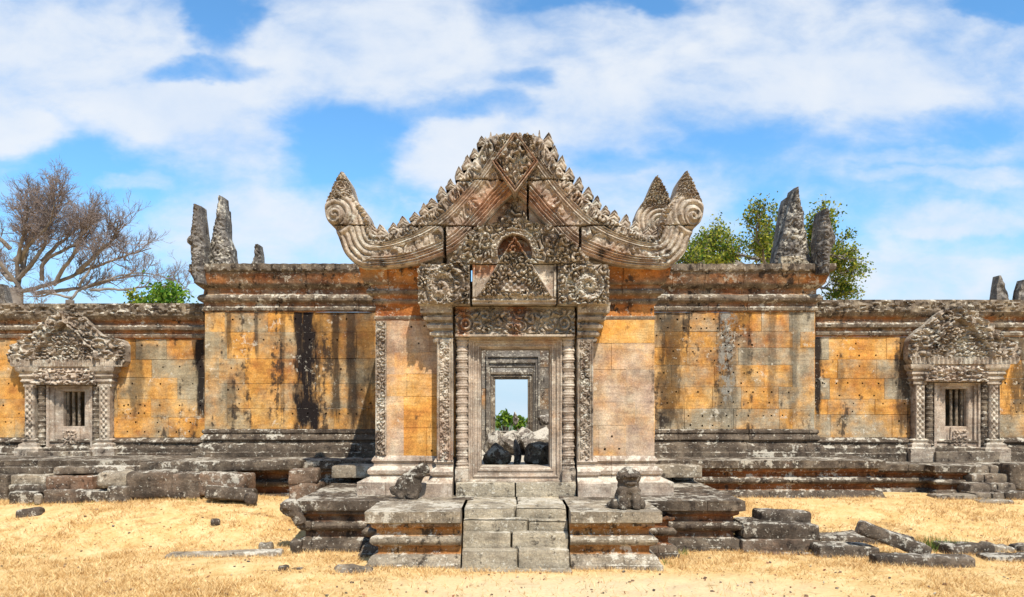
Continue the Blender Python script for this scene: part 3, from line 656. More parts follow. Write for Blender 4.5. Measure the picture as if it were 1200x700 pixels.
# ------------------------------------------------------------------ entrance porch
pc = thing('temple_porch', 'tall entrance porch with carved naga pediment over the doorway', 'temple porch', (X(604, DP), DP, Z(582, 13.3)))
DF = 13.35
xl0, xl1, xr0, xr1 = X(512, DF), X(531, DF), X(676, DF), X(695, DF)
pathL = [(X(440, DP), DW), (X(440, DP), DP), (xl0, DP), (xl0, DF), (xl1, DF)]
pathR = [(xr0, DF), (xr1, DF), (xr1, DP), (X(767, DP), DP), (X(767, DP), DW)]
for sgn, pth in ((-1, pathL), (1, pathR)):
    m = MB(); a, b = (pth[1], (X(534, DP), DP)) if sgn < 0 else ((X(673, DP), DP), pth[3])
    wall(m, a, b, Z(536, DP), Z(375, DP), ch=(.42, .62), bw=(2.2, 3), holes=.15, seed=85+sgn, tonefn=(lambda z_: float(np.interp(z_, [Z(525, DP), Z(480, DP), Z(430, DP), Z(385, DP)], [1.0, .8, .42, .30]))) if sgn < 0 else (lambda z_: float(np.interp(z_, [Z(525, DP), Z(470, DP), Z(430, DP), Z(385, DP)], [.46, .34, .30, .85]))))
    a, b = (pth[0], pth[1]) if sgn < 0 else (pth[3], pth[4])
    wall(m, a, b, Z(575, DP), Z(375, DP), seed=88+sgn)
    m.build('porch_wall', M_porch, pc, angle=25)
    BS = [(.27, 583), (.27, 565), (.18, 563), (.13, 562), (.06, 558.5), (.11, 556), (.12, 552), (.08, 549), (.02, 547), (.02, 544), (.06, 541), (.04, 538), (0, 535)]
    m = MB(); P_ = [(p[0], Z(p[1], DP-.2)) for p in BS]; sweep(m, pth, P_, seed=91+sgn, block=(.9, 1.6), zsub=.03, seg=.08, amp=.009, courses=(P_[1][1]+.01,)); m.build('base_moulding', M_frame, pc)
    pw = [pth[0], pth[1], (X(534, DP), DP)] if sgn < 0 else [(X(673, DP), DP), pth[3], pth[4]]
    CP = [(0, 376, .6), (.025, 373, .2), (.025, 371, .2), (0, 370, .9), (0, 359, .9), (.04, 356, .4), (.06, 353, .1), (.03, 350, .6), (.06, 347.5, .5), (.13, 345, .1), (.14, 342, .1), (.09, 339, .6), (.09, 336, .7), (.15, 334, .3), (.17, 332, .5), (.21, 326, .8), (.24, 317, .8), (.25, 313.5, .2), (-.3, 313, 0)]
    m = MB(); sweep(m, pw, prof(CP, DP), seed=95+sgn, block=(1.1, 1.9), zsub=.03, seg=.08, amp=.008, courses=(Z(346, DP),)); m.build('cornice', M_mould, pc)
    # pilaster with lozenge carving
    s0, s1 = (512, 531) if sgn < 0 else (676, 695)
    m = MB()
    def HL(px, py):
        t_ = (px-s0)/(s1-s0)
        c = (np.abs(np.sin((px-s0)*np.pi/11+py*np.pi/13)))*(np.abs(np.sin((px-s0)*np.pi/11-py*np.pi/13)))
        c = .6*c+.5*scroll(px, py, 4.5, 2)
        return .03+.06*c*((t_ > .2) & (t_ < .8))+.05*ring(t_, .07, .06)+.05*ring(t_, .93, .06)+.02*ring(t_, .2, .04)+.02*ring(t_, .8, .04)
    relief(m, [(400, s0, s1), (470, s0+.3, s1), (539, s0, s1)], DF, .3, HL, res=.6, tint=lambda a_, b_: .35*ss(b_, 430, 520)*(sgn < 0)+.1)
    pl = m.build('pilaster', M_carve, pc, angle=60)
    cp = [(0, 403), (.045, 401.5), (.055, 398), (.015, 396.5), (.015, 395.5), (.09, 393.5), (.10, 390.5), (.04, 388.5), (.04, 387.5), (.135, 385.5), (.15, 382), (.08, 379.5), (.08, 378.5), (.185, 376.5), (.20, 373), (.14, 371.5), (.14, 370), (.245, 368.5), (.25, 357)]
    pp = [(xl0, DP), (xl0, DF), (xl1, DF)] if sgn < 0 else [(xr0, DF), (xr1, DF), (xr1, DP)]
    m = MB(); sweep(m, pp, prof(cp, DF), seed=97+sgn, block=(4, 5), zsub=.02, seg=.03, amp=.006,
                    bead=lambda s, z: .02*np.sin(s*60)*(((z > Z(396, DF)) & (z < Z(390, DF)))|((z > Z(383, DF)) & (z < Z(378, DF))))+.02*np.abs(np.sin(s*13+z*14))*np.abs(np.sin(s*13-z*14))*(z > Z(367.5, DF))); m.build('capital', M_carve, pl)
m = MB(); relief(m, [(377, 440.5, 453), (533, 440.5, 453)], DP-.012, .02, lambda px, py: .012+.05*scroll(px, py, 5.5, 4)*(np.abs(px-447) < 5)+.02*(np.abs(px-447) > 4.6), res=.6); m.build('edge_band', M_carve, pc, angle=60)

# doorway
m = MB()
for g_ in block_arr(X(604, 13.3)-X(534, 13.3)-.01, .5, Z(566, 13.2)-Z(583, 13.2), 3, .012, rnd=.025): m.grid(g_+np.array([X(569, 13.3), 13.46, Z(583, 13.2)]), 0)
for g_ in block_arr(X(675, 13.3)-X(604, 13.3)-.01, .5, Z(566, 13.2)-Z(583, 13.2), 8, .012, rnd=.025): m.grid(g_+np.array([X(639.5, 13.3), 13.465, Z(583, 13.2)]), 0)
m.build('threshold', M_step, pc)
frame_ring(549, 659, 395, 566, 563, 645, 408, 548, 13.42, [(0, 0), (.16, 0), (.2, .035), (.34, .035), (.38, .015), (.46, .015), (.5, .06), (.72, .06), (.76, .04), (.86, .04), (.92, .09), (1, .10), (1, .62)], 'door_frame', M_frame, pc, seed=17, tint=.12)
for cxp in (541.5, 666.5):
    m = MB(); lathe(m, X(cxp, 13.38), 13.43, 396, 549, .115, 15, 13.4); 
    mm = MB(); cl = m.build('colonette', M_frame, pc)
    for g_ in block_arr(.24, .24, Z(549, 13.4)-Z(567, 13.4), 3, .008, rnd=.015): mm.grid(g_+np.array([X(cxp, 13.4), 13.43, Z(567, 13.4)]), 0)
    mm.build('colonette_base', M_carve, cl)
m = MB()
def HLin(px, py):
    h = .02+.11*scroll(px, py, 8.5, 40)*ss(py, 361, 366)
    g_ = py-(372+3*np.cos((px-603.5)*np.pi/16))                 # garland of pendants
    h = h+.05*ring(g_, 0, 2)
    h = h+.10*np.exp(-((px-604)/9)**2-((py-381)/8)**2)
    for c in (546, 661): h = np.where(np.hypot((px-c), (py-380)*.9) < 9, .06+.05*np.cos(np.hypot(px-c, (py-380)*.9)*1.2), h)
    return np.where(py > 392.5, .12, h)
relief(m, [(360, 534, 673), (395, 534, 673)], 13.33, .3, HLin, res=.6, tint=lambda px, py: .75*np.exp(-((px-543)/8)**2)+.7*np.exp(-((px-605)/12)**2)+.25*(py < 368)); m.build('lintel', M_carve, pc, angle=60)
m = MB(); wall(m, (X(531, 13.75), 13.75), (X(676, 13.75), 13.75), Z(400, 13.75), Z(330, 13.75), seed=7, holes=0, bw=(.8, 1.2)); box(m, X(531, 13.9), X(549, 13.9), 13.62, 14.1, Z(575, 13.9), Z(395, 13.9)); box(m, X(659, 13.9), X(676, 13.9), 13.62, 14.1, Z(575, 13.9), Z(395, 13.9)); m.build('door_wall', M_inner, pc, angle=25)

# lower carved gable over the door: three blocks below, one arched block above
fp = None
def bigspiral(px, py, cx, cy, R, hand=1, turns=2.2):
    r = np.hypot(px-cx, py-cy)/R; th = np.arctan2(py-cy, px-cx)
    return (.5+.5*np.cos(hand*th-turns*2*np.pi*np.sqrt(np.clip(r, 0, 2))))*(r < 1)
def Hcen(px, py):
    tri = np.abs(px-603)-(py-279)*.63
    h = np.where(tri < -2, .05+.15*scroll(px, py, 6.5, 61), .02)
    h = h+.10*ring(tri, -1, 1.6)
    pane = (np.abs(px-603) < 13) & (np.abs(py-336) < 7)
    h = np.where(pane, .12+.03*np.cos((px-603)*.7)*np.cos((py-336)*.9), h)
    h = np.where(py > 348, .06+.02*np.sin(px*1.1)*(py < 352)+.05*ring(py, 347.5, 1.3)+.04*ring(py, 353, 1), h)
    h = h+.05*(np.abs(px-603) > 46)*(py < 348)*(np.abs(px-603) < 49)
    return h
def Hside(sg):
    cx, cy = (517, 336) if sg < 0 else (690, 336)
    def H(px, py):
        s_ = bigspiral(px, py, cx, cy, 20, -sg, 2.0); r = np.hypot(px-cx, py-cy)
        h = .04+.12*scroll(px, py, 7.5, 71+sg)
        arc = np.hypot(px-(cx-sg*6), (py-cy)*.95)
        h = np.where(r < 17, .05+.10*s_+.05*scroll(px, py, 5, 4), h)
        return h+.06*ring(arc, 21, 1.6)
    return H
def Harch(px, py):
    tri = np.abs(px-603)-(py-279)*.63
    r = np.hypot(px-603, (py-297)*1.0)
    h = .06+.15*scroll(px, py, 8.0, 77)*(.6+.4*ss(r, 20, 40))
    h = np.where((r < 20) & (tri > 0), -.14, h)                     # plain niche behind the panel's tip
    h = np.where((r >= 20) & (r < 28) & (py < 303), .10+.05*scroll(px, py, 5, 9)+.04*ring(r, 21, 1.2)+.04*ring(r, 27, 1), h)
    h = np.where(tri < -2, .05+.15*scroll(px, py, 6.5, 61), h)
    h = h+.10*ring(tri, -1, 1.6)*(py > 279)
    for c in (553, 655): h = h+.10*np.exp(-((px-c)/9)**2-((py-284)/12)**2)
    return h
m = MB(); relief(m, [(261, 590, 616), (264, 572, 634), (267, 560, 645), (273, 552, 654), (282, 545, 666), (292, 537, 678), (302, 530, 688), (310, 527, 691)], 13.08, .42, Harch, res=.6, rough=.05,
                 tint=lambda px, py: np.where((np.hypot(px-603, py-297) < 20) & (py < 297), 1.0, .05)); fp = m.build('gable_block', M_carve, pc, angle=60); fp['label'] = 'arched upper block of the door gable with plain red niche'
m = MB(); relief(m, [(311, 553.5, 651.5), (357, 553.5, 651.5)], 13.06, .44, Hcen, res=.6, tint=lambda px, py: np.where((np.abs(px-603)-(py-279)*.63 > 0) & (px < 603), .9-.9*ss(py, 318, 334), .08)); b_ = m.build('gable_block', M_carve, pc, angle=60); b_['label'] = 'middle gable block with carved triangular panel'
m = MB(); relief(m, [(311, 494, 550.5), (316, 490, 550.5), (357, 491, 550.5)], 13.05, .45, Hside(-1), res=.6); b_ = m.build('gable_block', M_carve, pc, angle=60); b_['label'] = 'left gable block with curled naga carving'
m = MB(); relief(m, [(311, 653.5, 711), (316, 653.5, 713), (357, 653.5, 713)], 13.05, .45, Hside(1), res=.6); b_ = m.build('gable_block', M_carve, pc, angle=60); b_['label'] = 'right gable block with curled naga carving'

# great pediment
def crack(px, py):
    c = 0
    for x_, a, b, w_ in ((521.5, 266, 310, 1.6), (618.5, 217, 262, 1.3), (679.5, 266, 309, 1.3), (553.5, 266, 272, 1.)):
        c = np.maximum(c, (np.abs(px-x_) < w_)*(py > a)*(py < b))
    for y_ in (213, 266.3): c = np.maximum(c, .35*(np.abs(py-y_) < .7))
    return c
def Htym(px, py):
    h = .02+.16*scroll(px, py, 8.5, 31)
    plain = ss(np.abs(px-603)-(py-236)*.72, -2, 4)                 # smooth strips under the arms
    h = h*(1-plain)+.02*plain
    return h-.45*crack(px, py)
m = MB(); relief(m, [(160, 602, 604), (222, 598, 608), (226, 592, 614), (243, 576, 630), (256, 562, 644), (267, 550, 656), (280, 536, 670), (292, 518, 688), (303, 490, 716), (312.5, 455, 750)], 13.42, .4, Htym, res=.65,
                 tint=lambda px, py: .5*ss(np.abs(px-603)-(py-236)*.72, -4, 4)*(py < 300))
m.build('tympanum', M_carve, pc, angle=60)
PAIRS = np.array([(588, 158, 607, 215), (573, 162, 603, 224), (563, 177, 593, 234), (552, 194, 583, 244), (541.5, 208, 572, 257), (531, 220.5, 561, 268), (520, 232, 549, 281), (508, 243, 534, 293), (490, 257, 509, 303), (464, 270, 475, 312), (448, 276, 445, 314),
                  (437.5, 276, 422, 313), (435, 269, 406, 299), (434, 262, 398, 279), (432, 254, 393, 267), (428, 246.5, 385, 259), (420.5, 239, 382.5, 248), (415, 231, 383.5, 237), (412, 221, 388, 226), (408.5, 211, 393, 214), (403.5, 203, 399.5, 203.5)], float)
def catmull(P, n):
    L = np.concatenate([[0], np.cumsum(np.linalg.norm(np.diff((P[:, :2]+P[:, 2:])/2, axis=0), axis=1)+2)]); t_ = np.linspace(0, L[-1], n)
    T = np.gradient(P, L, axis=0); i = np.clip(np.searchsorted(L, t_, 'right')-1, 0, len(L)-2); h = (L[i+1]-L[i])[:, None]; s_ = ((t_-L[i])[:, None])/h
    return (2*s_**3-3*s_**2+1)*P[i]+(s_**3-2*s_**2+s_)*h*T[i]+(-2*s_**3+3*s_**2)*P[i+1]+(s_**3-s_**2)*h*T[i+1], t_/L[-1]
def naga_arm(sg):
    Q, tt = catmull(PAIRS, 430); M_ = 60; v_ = np.linspace(0, 1, M_)
    PX = Q[:, 0:1]+(Q[:, 2:3]-Q[:, 0:1])*v_; PY = Q[:, 1:2]+(Q[:, 3:4]-Q[:, 1:2])*v_
    V_ = np.broadcast_to(v_, PX.shape); Uu = np.broadcast_to((tt*400)[:, None], PX.shape)
    wd = np.hypot(Q[:, 0]-Q[:, 2], Q[:, 1]-Q[:, 3])[:, None]; k = np.clip(wd/45, .25, 1.1)
    tail = ss(tt, .60, .68)[:, None]; tip = ss(tt, .885, .91)[:, None]
    sc = scroll(Uu+9*sg, V_*42, 9, 81+sg); sc2 = scroll(Uu+5, V_*42, 13, 85+sg)
    ros = ring((Uu % 62)-31, 0, 7)
    hb = .03+.12*sc*ss(V_, .02, .06)*(V_ < .27)+.10*sc2*((V_ > .47) & (V_ < .68))*(.4+.9*ros)+.04*((V_ > .27) & (V_ < .45))
    for c, a_ in ((.29, .05), (.345, .045), (.40, .045), (.455, .05), (.70, .05), (.76, .055), (.82, .05), (.88, .055), (.95, .06)): hb = hb+a_*ring(V_, c, .016)
    ht = .08+.07*np.abs(np.sin(V_*np.pi*6+.4))-.02+.08*sc*(V_ < .16)+.12*sc2*ring(V_, .75, .14)*ring(tt[:, None], .64, .03)
    hp = .05+.10*scroll(PX, PY, 3.6, 91+sg)+.06*np.sin(np.pi*V_)
    rb_ = np.hypot(PX-395, PY-253); sw = ss(rb_, 30, 20)*tail*(1-tip); ht = ht*(1-sw)+sw*(.08+.075*np.abs(np.cos(rb_*.42)))
    h = (hb*(1-tail)+ht*tail)*(1-tip)+hp*tip
    h = h*np.clip(k, .5, 1)+.05*np.sin(np.pi*V_)+.02*fbm(np.stack([PX*.2, PY*.2, PX*0], -1), 3, 4)*2
    mx = PX if sg < 0 else 1206-PX
    mx = mx+(0 if sg < 0 else -1.0*ss(tt, .7, .9)[:, None])
    h = h-.4*crack(mx, PY)
    d = 13.2
    P = np.stack([X(mx, d), d-h, Z(PY, d)], -1)
    m = MB(); fl = sg > 0
    tin = (1-tail)*(.9*fbm(np.stack([PX*.03, PY*.03, PX*0+3], -1), 2, 6)+.38*ss(V_, .2, .8))+.08
    m.grid(P, (tin+0*P[...,0]).ravel(), flip=fl)
    B = P.copy(); B[..., 1] = d+.5
    rim = lambda A: np.concatenate([A[:, 0], A[-1, 1:], A[-2::-1, -1], A[0, -2:0:-1]])
    m.grid(np.stack([rim(B), rim(P)], 1), .1, wrap=True, flip=fl)
    m.grid(B[::10, ::6], .1, flip=not fl)
    arm = m.build('naga_arm', M_carve, pc, angle=60)
    arm['label'] = 'left sweeping arm of the pediment ending in one curled naga tail' if sg < 0 else 'right sweeping arm of the pediment ending in two curled naga tails'
    # curl boss
    m = MB(); r_ = np.linspace(0, 1, 18); th = np.linspace(0, 2*np.pi, 56, endpoint=False); cx, cy = (393.5, 253) if sg < 0 else (1206-394.5, 254)
    RR, TH = np.meshgrid(r_, th, indexing='xy'); hh = .10*(1-RR**2)**.5+.06*(.5+.5*np.cos(-sg*TH-RR*2*np.pi*1.7))*(RR < .95)
    P = np.stack([X(cx+RR*11*np.cos(TH), d-.1), d-.10-hh, Z(cy+RR*11.5*np.sin(TH), d-.1)], -1)
    m.grid(P[::-1], 0, wrap=True, flip=True); Rb = P[:, -1].copy(); Rb[:, 1] = d+.3; m.grid(np.stack([P[:, -1], Rb], 1), 0, wrap=True); m.build('curl_boss', M_carve, arm, angle=60)
    # leaf crockets along the upper edge
    Qe, te = catmull(PAIRS, 300); rng = random.Random(5+sg)
    tips = [(566, 172, 14, 0), (558, 185, 14, 0), (549, 198, 14, 0), (540, 210, 14, 0), (530, 221.5, 14, 0), (519, 233, 13, 0), (508, 243, 12, 0), (498, 251, 12, 0), (487, 258.5, 12, 0), (475, 265, 12, 0), (462, 271, 12, 0), (449, 276, 13, 0), (438, 275, 13, 0)]
    for (ex, ey, hg, _) in tips:
        i = int(np.argmin(np.hypot(Qe[:, 0]-ex, Qe[:, 1]-ey))); px, py = Qe[i, 0], Qe[i, 1]
        wdt = 15+rng.uniform(-2, 2); hg = hg*rng.uniform(.7, 1.12); n_, k_ = 15, 13
        if sg > 0 and rng.random() < .2: hg *= .75
        a_ = np.linspace(-.25, 1, n_); s_ = np.linspace(-1, 1, k_)
        A_, S_ = np.meshgrid(a_, s_, indexing='ij'); pr_ = np.clip((1-A_), 0, 1)**.62*(1+.10*np.sin(A_*8))*.5*wdt
        lx = px+S_*pr_+A_*(-5*(hg/20))*.6+rng.uniform(-1, 1); ly = py-A_*hg
        if sg > 0: lx = 1206-lx
        hh = .10*(1-S_**2)**.6*(1-.5*np.clip(A_, 0, 1))+.05*np.abs(np.sin(A_*7+np.abs(S_)*4))
        Pf = np.stack([X(lx, 13.3), 13.3-hh, Z(ly, 13.3)], -1); Pf = Pf+(fbm(Pf*14, 2, 8)*.03)[..., None]
        Pb = np.stack([X(lx, 13.3), 13.3+.16+hh*.6, Z(ly, 13.3)], -1)
        m = MB(); m.grid(Pf, .1, flip=not fl); m.grid(Pb, .1, flip=fl); m.grid(np.stack([Pb[:, 0], Pf[:, 0]], 1), .1, flip=fl); m.grid(np.stack([Pf[:, -1], Pb[:, -1]], 1), .1, flip=fl)
        m.build('crocket', M_carve, arm, angle=70)
    return arm
armL = naga_arm(-1); armR = naga_arm(1)
def Hfl(px, py):
    return .03+.06*np.abs(np.sin(np.hypot(px-772, py-262)*.55))*ss(py, 236, 250)+.10*scroll(px, py, 3.6, 93)*(1-ss(py, 236, 250))+.02
m = MB(); relief(m, [(208, 767.5, 769.5), (213, 765, 773), (221, 761.5, 778), (232, 757, 783), (243, 749, 786), (255, 744, 784), (266, 744, 780), (280, 748, 778)], 13.34, .3, Hfl, res=.6, rough=.05); m.build('flame_finial', M_carve, armR, angle=60)
def Hdi(px, py):
    dd = np.abs(px-603.5)/27+np.abs(py-193)/36
    h = .10+.16*scroll(px, py, 9, 19)
    h = np.where((dd > .80) & (dd <= 1.0), .19-.05*ring(dd, .9, .03)+.03*ring(dd, .84, .03), h)
    return np.where(dd > 1.0, .04+.13*scroll(px, py, 6, 27), h)
m = MB(); relief(m, [(160, 590, 618), (163, 584, 624), (193, 577, 631), (229, 602.5, 604.5)], 13.12, .6, Hdi, res=.6, rough=.03, tint=lambda px, py: np.where(np.abs(np.abs(px-603.5)/27+np.abs(py-193)/36-.9) < .1, .45, .15)); m.build('apex_block', M_carve, pc, angle=60)
for (sx, sy, ww, sh) in ((575, 163, 2.6, 8), (632, 164, 2.8, 11), (582, 163, 5, 6), (591, 160, 5, 4), (600, 159.5, 5, 3.2), (609, 159.5, 5, 3.6), (618, 160.5, 5, 4.5), (625, 163, 5, 6), (569, 168, 5, 7), (638, 169, 5, 6)):
    m = MB(); relief(m, [(sy-sh, sx-.4, sx+.4), (sy-sh*.5, sx-ww*.45, sx+ww*.45), (sy+6, sx-ww, sx+ww)], 13.3, .3, rough_h(.03, 3), res=.8, rough=.05); m.build('spike', M_carve, pc, angle=60)

# ------------------------------------------------------------------ inside: cross walls and rubble seen through the doorway
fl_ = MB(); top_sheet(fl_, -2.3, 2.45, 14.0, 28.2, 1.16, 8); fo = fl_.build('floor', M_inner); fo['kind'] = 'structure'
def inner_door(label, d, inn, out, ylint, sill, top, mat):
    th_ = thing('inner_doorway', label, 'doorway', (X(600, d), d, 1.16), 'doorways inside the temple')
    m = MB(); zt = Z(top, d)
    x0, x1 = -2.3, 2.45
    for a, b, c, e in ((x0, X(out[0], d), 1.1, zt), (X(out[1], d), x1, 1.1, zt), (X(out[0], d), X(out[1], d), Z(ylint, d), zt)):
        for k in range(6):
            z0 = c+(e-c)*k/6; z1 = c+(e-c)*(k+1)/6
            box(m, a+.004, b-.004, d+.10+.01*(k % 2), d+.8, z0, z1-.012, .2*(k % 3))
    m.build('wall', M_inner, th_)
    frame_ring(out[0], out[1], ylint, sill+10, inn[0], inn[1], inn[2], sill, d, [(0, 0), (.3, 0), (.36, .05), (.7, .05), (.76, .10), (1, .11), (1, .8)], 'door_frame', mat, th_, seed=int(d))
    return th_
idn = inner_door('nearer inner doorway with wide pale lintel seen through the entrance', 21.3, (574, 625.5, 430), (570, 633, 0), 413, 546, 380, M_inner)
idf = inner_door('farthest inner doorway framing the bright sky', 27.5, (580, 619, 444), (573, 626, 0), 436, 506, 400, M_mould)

def ico(seed, r, sc, amp, sub=3, freq=1.4, cuts=34):
    import bmesh
    bm = bmesh.new(); bmesh.ops.create_icosphere(bm, subdivisions=sub, radius=1.0); V = np.array([v.co for v in bm.verts]); T = np.array([[v.index for v in f.verts] for f in bm.faces]); bm.free()
    k = 1+amp*2*fbm(V*freq+seed*3.7, 3, seed)+amp*.5*fbm(V*5+seed, 2, seed+1)
    # flatten into facets so that it reads as broken stone
    rng = np.random.RandomState(seed); V = V*k[:, None]
    for _ in range(cuts):
        n = rng.normal(size=3); n /= np.linalg.norm(n); o_ = V@n; V = V-np.clip(o_-rng.uniform(.55, .85), 0, 9)[:, None]*n
    return V*r*np.array(sc), T

# ------------------------------------------------------------------ terraces, platforms, pedestals, stairs
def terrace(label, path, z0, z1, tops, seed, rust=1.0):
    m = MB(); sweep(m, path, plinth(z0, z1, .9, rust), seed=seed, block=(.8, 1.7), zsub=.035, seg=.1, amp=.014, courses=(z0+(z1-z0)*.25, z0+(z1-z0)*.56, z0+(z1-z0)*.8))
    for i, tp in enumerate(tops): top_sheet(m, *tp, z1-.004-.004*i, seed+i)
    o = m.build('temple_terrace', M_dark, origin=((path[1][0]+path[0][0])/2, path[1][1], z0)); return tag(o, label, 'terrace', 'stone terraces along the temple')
zt = Z(540, 15.8)
terrace('long low terrace under the left wing, partly hidden by fallen blocks', [(-15.5, 16.0), (-2.2, 16.0)], .3, zt, [(-15.5, -2.2, 16.05, 18.4)], 201, .6)
terrace('black and rust moulded terrace under the right wing', [(2.4, 15.98), (X(1036, 15.85)-.14, 15.98), (X(1036, 15.85)-.14, 18.2)], .40, zt, [(2.4, X(1036, 15.85)-.2, 16.05, 18.4)], 203)
z2 = Z(545, 16.5)
terrace('set-back dark terrace below the right gallery', [(X(1030, 16.5), 16.75), (X(1098, 16.4), 16.75), (X(1098, 16.4), 16.35), (X(1133, 16.2), 16.35), (X(1133, 16.2), 16.75), (15.5, 16.75)], .40, z2,
        [(X(1030, 16.5), 15.5, 16.82, 18.4), (X(1098, 16.4)+.05, X(1133, 16.2)-.05, 16.42, 16.9)], 205, .8)

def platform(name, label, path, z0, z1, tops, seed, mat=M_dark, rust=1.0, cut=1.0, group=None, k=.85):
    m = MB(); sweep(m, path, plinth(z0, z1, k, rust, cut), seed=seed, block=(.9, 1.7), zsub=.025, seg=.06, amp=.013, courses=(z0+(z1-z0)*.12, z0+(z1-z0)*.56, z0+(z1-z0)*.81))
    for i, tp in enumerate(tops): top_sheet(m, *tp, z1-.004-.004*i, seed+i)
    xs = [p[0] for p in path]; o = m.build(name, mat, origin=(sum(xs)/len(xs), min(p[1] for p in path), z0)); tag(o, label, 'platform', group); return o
zp = Z(600, 11.25)
platform('stone_platform', 'broad dark platform left of the left pedestal, dark shaded front', [(-3.38, 15.9), (-3.38, 12.66), (-1.6, 12.66)], -.02, zp, [(-3.3, -.6, 12.72, 16)], 301, rust=.45, group='stone platforms beside the entrance')
platform('stone_platform', 'broad moulded platform right of the right pedestal', [(1.9, 12.66), (3.68, 12.66), (3.68, 15.9)], -.02, zp, [(.85, 3.6, 12.72, 16)], 303, rust=.6, group='stone platforms beside the entrance')
platform('plinth_corner', 'narrow moulded plinth corner between the left pedestal and left platform', [(-2.2, 12.9), (-2.2, 12.16), (-1.5, 12.16)], -.02, zp-.02, [(-2.1, -1.4, 12.2, 12.9)], 305, cut=.79, rust=.7, group='plinth corners')
platform('plinth_corner', 'narrow moulded plinth corner between the right pedestal and right platform', [(1.7, 12.16), (2.5, 12.16), (2.5, 12.9)], -.02, zp-.02, [(1.6, 2.4, 12.2, 12.9)], 307, cut=.79, rust=.9, group='plinth corners')
M_ped = stone('pedestal_stone', ((0.1696, 0.1372, 0.0966), (0.265, 0.2156, 0.1554), (0.3816, 0.3185, 0.2268)), ((0.16, 0.055, 0.02), (0.34, 0.15, 0.045), (0.46, 0.26, 0.10)), lichen=0.42, dark=0.6, bump=0.7, toplich=.2, streak=.3, tintmix=.3)
platform('entrance_pedestal', 'left stair pedestal with grey slab top and bare surface', [(-1.95, 13.0), (-1.95, 11.4), (-.72, 11.4)], -.05, zp, [(-1.86, -.73, 11.48, 13.1)], 311, mat=M_ped, group='stair pedestals')
platform('entrance_pedestal', 'right stair pedestal carrying the seated lion stump', [(.90, 11.4), (2.08, 11.4), (2.08, 13.0)], -.05, zp, [(.91, 2.0, 11.48, 13.1)], 313, mat=M_ped, group='stair pedestals')
for lab, x0, x1, sd_ in (('grey raised slab at the back of the left platform', -3.55, -2.4, 5), ('grey raised slab at the back of the right platform', 2.65, 3.85, 6)):
    m = MB()
    for g_ in block_arr(x1-x0, .9, .24, sd_, .014, rnd=.03): m.grid(g_+np.array([(x0+x1)/2, 15.75, .95]), 0)
    tag(m.build('stone_slab', M_ped, origin=((x0+x1)/2, 15.75, .95)), lab, 'stone slab')

st = thing('stone_staircase', 'short flight of worn grey stone steps between the two pedestals', 'staircase', (.09, 11.25, 0))
EDG = [(595, 11.75, 12.2), (609, 11.58, 12.0), (624, 11.42, 11.8), (645, 11.22, 11.65)]
sx0, sx1 = -.70, .885
rng = random.Random(4)
for i, (py, d, bk) in enumerate(EDG):
    z1 = Z(py, d); z0 = Z(EDG[i+1][0], EDG[i+1][1])-.05 if i < 3 else -.04
    m = MB(); cut = sx0+(sx1-sx0)*(.5, .62, .46, .52)[i]
    for (a, b) in ((sx0, cut-.006), (cut+.006, sx1)):
        for g_ in block_arr(b-a, bk-d, z1-z0, 11+i*2+int(a > 0), .012, rnd=.035): m.grid(g_+np.array([(a+b)/2, (d+bk)/2+rng.uniform(-.02, .02), z0+rng.uniform(-.012, .008)]), 0)
    m.build('step', M_step, st)
m = MB()
for (a, b) in ((sx0, .12), (.13, sx1)):
    for g_ in block_arr(b-a, 1.3, .2, 7, .008, rnd=.03): m.grid(g_+np.array([(a+b)/2, 12.72, zp-.215]), 0)
m.build('landing', M_step, st)
m = MB()
for (a, b) in ((sx0-.02, .3), (.31, sx1+.02)):
    for g_ in block_arr(b-a, .35, .1, 9, .01, rnd=.02): m.grid(g_+np.array([(a+b)/2, 11.2, -.08]), 0)
m.build('foundation_slab', M_step, st)

